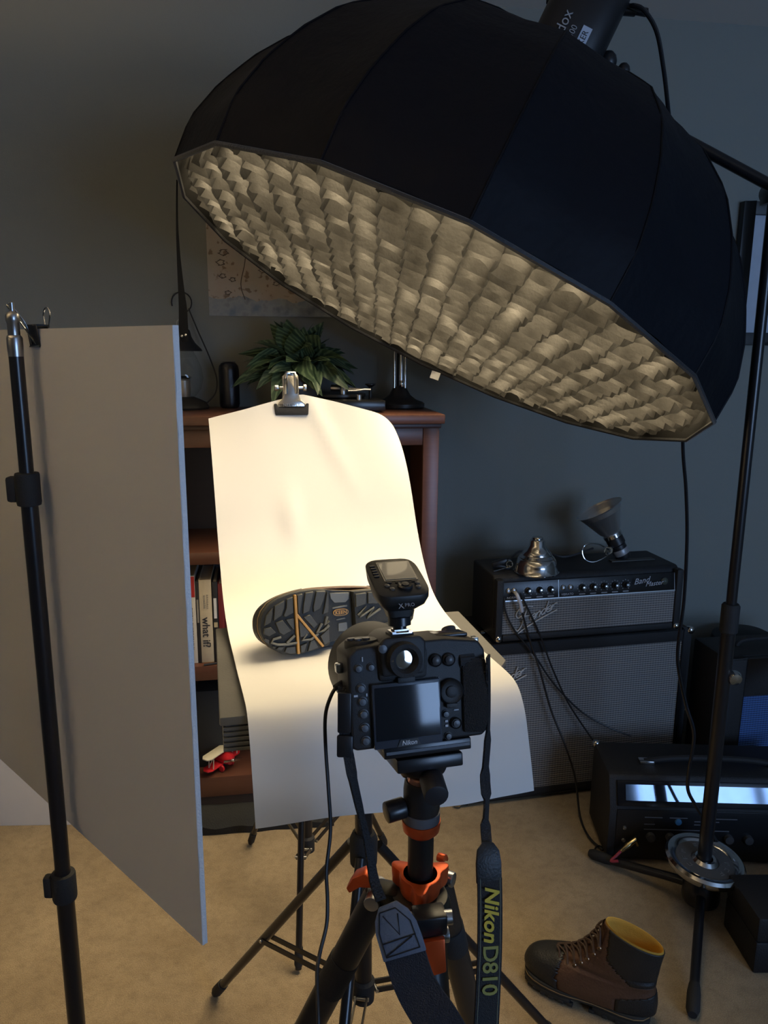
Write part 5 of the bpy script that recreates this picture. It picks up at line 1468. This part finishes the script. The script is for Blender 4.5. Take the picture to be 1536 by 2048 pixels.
TPM = T(0, -.034, .0487) @ Matrix.Rotation(ta, 4, 'X')     # panel frame: y up the slope
MB().box2((-.0185, .031, 0), (.0255, .078, .0006), TPM).build('display_bezel', CG, tg, smooth=False)
MB().box2((-.0165, .0335, .0006), (.0235, .0755, .0012), TPM).build('display', mat('display_glass', (.13, .12, .10), .28, spec=.5, coat=.2), tg, smooth=False)
MB().lathe([(.0095, 0), (.0100, .003), (.0085, .0045), (.0070, .0040), (.0045, .0032), (.0045, .0048), (.0001, .0052)], 28, TPM @ T(.004, .0165, 0)).build('control_dial', BLACK, tg)
for x_, y_ in ((-.018, .0205), (-.0135, .0125), (.0215, .0225), (.0205, .0135)):
    MB().lathe([(.0001, 0), (.0034, 0), (.0032, .0015), (.0001, .0022)], 16, TPM @ T(x_, y_, 0)).build('button', mat('trigger_button', (.06, .06, .058), .3), tg)
for x_ in (-.0135, -.003, .008, .0185): MB().box((x_, .0272, .0006), (.0065, .0022, .0014), TPM).build('soft_key', BLACK, tg, bevel=.0004, seg=1)
for i in range(5): MB().box((-.0255, .044 + i * .0062, .0006), (.0072, .0030, .0016), TPM).build('group_key', BLACK, tg, bevel=.0005, seg=1)
text('lettering', 'X', .0105, FRONT((-.0065, -.0345, .0345)) @ RX(-28), SILV, tg)
text('lettering', 'PRO', .0062, FRONT((.0045, -.0348, .0352)) @ RX(-28), SILV, tg, spacing=1.1)

# ---- tripod
TC = NM @ V((.010, .030, -.014))
tr = thing('tripod', 'black tripod with orange collars under the camera', 'tripod', loc=(TC.x, TC.y, 0))
z0 = TC.z
CARB = mat('carbon_black', (.012, .012, .013), .38)
def zc_(px, py): return at(px, py, TC.y).z
zh = zc_(830, 1640)         # base of the ball head
zs = zc_(815, 1765)         # spider
MB().box((0, 0, -.008), (.070, .052, .014), T(0, 0, z0) @ RZ(NY) @ RX(NP)).build('quick_release_clamp', BLACKM, tr, bevel=.002)
MB().lathe([(.0001, 0), (.024, 0), (.026, .004), (.026, .014), (.020, .018), (.0001, .018)], 28, T(0, 0, z0 - .026) @ RZ(NY) @ RX(NP)).build('clamp_base', BLACKM, tr)
MB().cyl((.008, -.02, z0 - .022), (.012, -.048, z0 - .026), .0125, 18).build('clamp_knob', mat('knurled_knob', (.016, .016, .020), .5), tr, bevel=.002)
MB().ball((0, 0, z0 - .040), .0165, 20).build('ball', mat('copper_ball', (.42, .20, .14), .25, .9), tr)
MB().lathe([(.017, z0 - .036), (.0185, z0 - .038), (.0195, z0 - .046), (.0195, zh + .016), (.0185, zh + .012), (.0001, zh + .012)], 32).build('head_housing', CARB, tr)
MB().lathe([(.0190, zh + .001), (.0198, zh + .002), (.0198, zh + .012), (.0190, zh + .0125)], 32).build('pan_scale', mat('pan_scale_grey', (.10, .10, .11), .4), tr)
MB().lathe([(.0135, zh - .016), (.0195, zh - .010), (.0205, zh - .002), (.0205, zh + .0015), (.0001, zh + .0015)], 32).build('pan_collar', ORANGE, tr)
MB().cyl((-.018, -.004, zh + .018), (-.038, -.012, zh + .016), .0115, 12).build('friction_knob', BLACKM, tr, bevel=.002)
MB().tube([(-.016, 0, zh + .055), (-.024, -.004, zh + .066), (-.026, -.006, zh + .082)], [.006, .0045, .006], 10).build('tension_lever', BLACKM, tr)
MB().cyl((0, 0, zs - .04), (0, 0, zh - .010), .0138, 24).build('centre_column', CARB, tr)
# orange three-lobed locking collar
pts = []
for k in range(48):
    q = 2 * math.pi * k / 48
    r_ = .0215 + .0135 * max(0, math.cos(3 * (q - R(268)))) ** 2.2
    pts.append((r_ * math.cos(q), r_ * math.sin(q)))
MB().prism(pts, zs - .010, zs + .012, top=1.04).build('column_lock', ORANGE, tr, bevel=.002)
MB().lathe([(.0140, zs + .012), (.0185, zs + .012), (.0195, zs + .006), (.0195, zs - .025), (.0140, zs - .025)], 32).build('lock_core', ORANGE, tr)
MB().lathe([(.0138, zs - .010), (.030, zs - .014), (.034, zs - .024), (.034, zs - .036), (.026, zs - .044), (.0138, zs - .046)], 32).build('spider', mat('olive_black_casting', (.022, .021, .016), .35, .3), tr)
legs = [165, 62, 280]
for az in legs:
    a = R(az); n_ = V((math.cos(a), math.sin(a), 0)); sd = V((-n_.y, n_.x, 0))
    tl = math.tan(R(23))
    top = n_ * .046 + V((0, 0, zs - .024))
    foot = n_ * (.046 + (zs - .024) * tl) + V((0, 0, .012))
    dd = (foot - top).normalized()
    MB().box((.036, 0, -.024), (.030, .026, .024), T(0, 0, zs) @ Matrix.Rotation(a, 4, 'Z')).build('leg_bracket', mat('olive_black_casting', (0, 0, 0)), tr, bevel=.004)
    lg = MB().cyl(top + dd * .0, top + dd * .36, .0165, 22).build('leg', CARB, tr)
    MB().cyl(top + dd * .36, top + dd * .62, .0138, 20).build('leg_section', CARB, lg)
    MB().cyl(top + dd * .62, foot, .0112, 18).build('leg_section', CARB, lg)
    for s_ in (.34, .60): MB().cyl(top + dd * s_, top + dd * (s_ + .04), .0185, 20).build('twist_lock', RUBBER, lg, bevel=.002)
    MB().cyl(top + dd * .10, top + dd * .15, .0176, 22).build('grip_band', RUBBER, lg, bevel=.001)
    MB().ball(foot, .0125, 14).build('foot', RUBBER, lg)
    bp = top + n_ * .004
    MB().cyl(bp - sd * .019, bp + sd * .019, .0085, 18).build('pivot_bolt', STEEL, tr, bevel=.001)
    tabp = T(0, 0, zs) @ Matrix.Rotation(a, 4, 'Z')
    if az != legs[2]: MB().prism([(0, .006), (.010, .010), (.022, .002), (.030, -.012), (.026, -.018), (.014, -.008), (0, -.006)], -.009, .009, tabp @ T(.052, 0, -.006) @ RX(90) @ Matrix.Diagonal((.55, .55, .55, 1) if az == legs[1] else (1, 1, 1, 1))).build('angle_tab', ORANGE, tr, bevel=.002)
# front leg flip clip
az = R(legs[2]); n_ = V((math.cos(az), math.sin(az), 0))
cpz = zc_(858, 1850)
q_ = at(858, 1840, TC.y - .055) - V((TC.x, TC.y, 0))
MB().box((0, 0, 0), (.034, .024, .022), T(*q_) @ Matrix.Rotation(az + math.pi / 2, 4, 'Z')).build('hinge_block', BLACKM, tr, bevel=.003)
MB().cyl(q_ + V((-.024, 0, .0)), q_ + V((.024, 0, .004)), .0075, 14).build('hinge_pin', STEEL, tr, bevel=.001)
MB().prism([(-.011, 0), (.011, .004), (.013, -.030), (-.006, -.036)], -.004, .004, T(q_.x + .004, q_.y - .014, q_.z - .012) @ RX(80) ).build('orange_latch', ORANGE, tr, bevel=.0015)

# ---- camera strap
WEB = mat('strap_webbing', (.012, .012, .014), .7, bump=.7, bscale=500)
LEAT = mat('strap_leather_bluelit', (.10, .13, .19), .5, bump=.2, bscale=500)  # left leather end: blue of the window light is put into the colour
LEAB = mat('strap_leather_black', (.013, .013, .014), .5, bump=.2, bscale=500)
NECK = mat('strap_cloth', (.014, .017, .026), .75, bump=.5, bscale=700)
NECKB = mat('strap_cloth_black', (.012, .012, .013), .75, bump=.5, bscale=700)
YEL = mat('strap_yellow', (.50, .38, .02), .6)
YEL2 = mat('strap_olive_yellow', (.23, .22, .04), .6)
sr = thing('camera_strap', 'black camera strap with yellow Nikon D810 lettering hanging from the camera', 'camera strap', loc=(TC.x, .62, .55))
XW = V((1, 0, 0))
# left half
lp = [at(686, 1372, .715), at(688, 1425, .70), at(690, 1480, .695), at(697, 1510, .69), at(706, 1560, .685), at(722, 1630, .675), at(738, 1700, .66), at(748, 1760, .645), at(762, 1800, .63)]
tw_ = [0, 0, .1, .3, .9, 1.2, 1.0, .8, .6]
sp_ = smooth_path(lp, 4)
MB().ribbon(sp_, .0105, [V((math.cos(tw_[min(i // 4, 8)] + .25 * (i % 4) * (tw_[min(i // 4 + 1, 8)] - tw_[min(i // 4, 8)])), math.sin(tw_[min(i // 4, 8)]), 0)) for i in range(len(sp_))], .0022).build('left_webbing', WEB, sr, world=True)
MB().box((0, 0, 0), (.016, .006, .022), T(*at(690, 1492, .692)) @ RX(-10)).build('buckle', BLACK, sr, world=True, bevel=.002)
MB().box((0, 0, 0), (.0135, .005, .040), T(*at(689, 1425, .699)) @ RX(-10)).build('strap_keeper', BLACK, sr, world=True, bevel=.0015)
# leather end coloured for blue window light and neck band on the left
le = [at(775, 1808, .630), at(783, 1830, .625), at(792, 1855, .62), at(802, 1885, .615), at(810, 1912, .61)]
leM = [V((.93, -.10, .30))] * 5
MB().ribbon(le, [.018, .034, .041, .042, .042], leM, .0035).build('left_leather_end', LEAT, sr, world=True, bevel=.0008)
st_ = MB()
def on_leather(u, v):       # u across -1..1, v along 0..1
    k = v * 4; i = min(int(k), 3); f = k - i
    p_ = le[i].lerp(le[i + 1], f); w_ = [.018, .034, .041, .042, .042]; ww = w_[i] + (w_[i + 1] - w_[i]) * f
    tdir = (le[4] - le[0]).normalized(); wd = V((.93, -.10, .30)); wd = (wd - tdir * wd.dot(tdir)).normalized()
    nn = tdir.cross(wd); nn = nn if nn.y < 0 else -nn
    return p_ + wd * (u * ww / 2) + nn * .0022
for pl_ in ([(-.75, .12), (-.8, .5), (-.8, .92), (.8, .92), (.8, .45), (.5, .12), (-.75, .12)], [(-.8, .68), (.8, .68)], [(-.8, .90), (.6, .70)], [(-.5, .2), (.1, .62), (.4, .25)]):
    st_.tube([on_leather(*p_) for p_ in pl_], .0006, 5)
st_.build('stitching', mat('black_thread', (.006, .006, .008), .8), sr, world=True)
nl = [at(808, 1905, .612), at(828, 1965, .605), at(853, 2010, .595), at(880, 2048, .585), at(915, 2110, .575), at(945, 2190, .57), at(965, 2300, .57)]
MB().ribbon(smooth_path(nl, 4), .040, V((.90, -.12, .30)), .003).build('left_neck_band', NECK, sr, world=True)
# right half
rp = [at(976, 1312, .735), at(977, 1400, .735), at(975, 1480, .725), at(970, 1550, .715), at(973, 1600, .705), at(971, 1650, .69), at(974, 1690, .675)]
tw2 = [1.2, 1.2, .9, .3, 1.1, .4, .1]
sp_ = smooth_path(rp, 4)
MB().ribbon(sp_, .0105, [V((math.cos(tw2[min(i // 4, 6)]), math.sin(tw2[min(i // 4, 6)]), 0)) for i in range(len(sp_))], .0022).build('right_webbing', WEB, sr, world=True)
re_ = [at(976, 1684, .675), at(976, 1700, .67), at(977, 1725, .665), at(978, 1765, .66)]
MB().ribbon(re_, [.010, .022, .0255, .0255], V((.97, .2, 0)), .0045).build('right_leather_end', LEAB, sr, world=True, bevel=.001)
nr = [at(979, 1755, .661), at(980, 1820, .65), at(979, 1900, .64), at(976, 1980, .63), at(972, 2060, .62), at(968, 2160, .605), at(966, 2300, .575)]
RW = V((.97, .2, 0))
nrs = smooth_path(nr, 4)
MB().ribbon(nrs, .0245, RW, .003).build('right_neck_band', NECKB, sr, world=True)
mb = MB()
for sgn in (-1, 1):
    pts = []
    for i, p_ in enumerate(nrs):
        tdir = (nrs[min(i + 1, len(nrs) - 1)] - nrs[max(i - 1, 0)]).normalized(); wd = (RW - tdir * RW.dot(tdir)).normalized()
        nn = tdir.cross(wd); nn = nn if nn.y < 0 else -nn
        pts.append(p_ + wd * (sgn * .0100) + nn * .0016)
    mb.tube(pts, .00045, 4)
mb.build('edge_stitching', mat('pale_thread', (.16, .17, .13), .8), sr, world=True)
def strap_text(s_, px, py, Y, size, m, **kw):
    c = at(px, py, Y); tdir = (at(972, 2060, .62) - at(979, 1755, .661)).normalized()
    wd = (RW - tdir * RW.dot(tdir)).normalized(); nn = tdir.cross(wd)
    if nn.y > 0: nn = -nn
    # reading down the band: x along the band, y to the right
    yv = nn.cross(tdir)
    text('lettering', s_, size, frame(c + nn * .0026, tdir, yv, nn), m, sr, world=True, **kw)
strap_text('Nikon', 980, 1826, .6485, .0200, YEL, shear=.25, bold=.0005, spacing=1.03)
strap_text('D810', 977, 1938, .6352, .0215, YEL2, bold=.0003, spacing=.95)

# ---- release cable of the camera
pts = [at(690, 1368, .735), at(676, 1371, .73), at(662, 1392, .725), at(651, 1430, .72), at(651, 1490, .715), at(657, 1580, .70), at(661, 1660, .69), at(653, 1740, .675), at(655, 1800, .66), at(653, 1850, .65), at(640, 1905, .635), at(634, 1950, .62), at(637, 2048, .59), at(640, 2150, .57), at(660, 2300, .55)]
t = thing('release_cable', 'thin black cable hanging from the left side of the camera', 'cable', loc=at(660, 2300, .55))
MB().tube(smooth_path(pts, 6), .0019, 8).build('cord', CORD, t, world=True)
MB().tube([at(694, 1366, .737), at(684, 1369, .733), at(668, 1376, .729)], [.0045, .0045, .003], 10).build('plug', RUBBER, t, world=True)
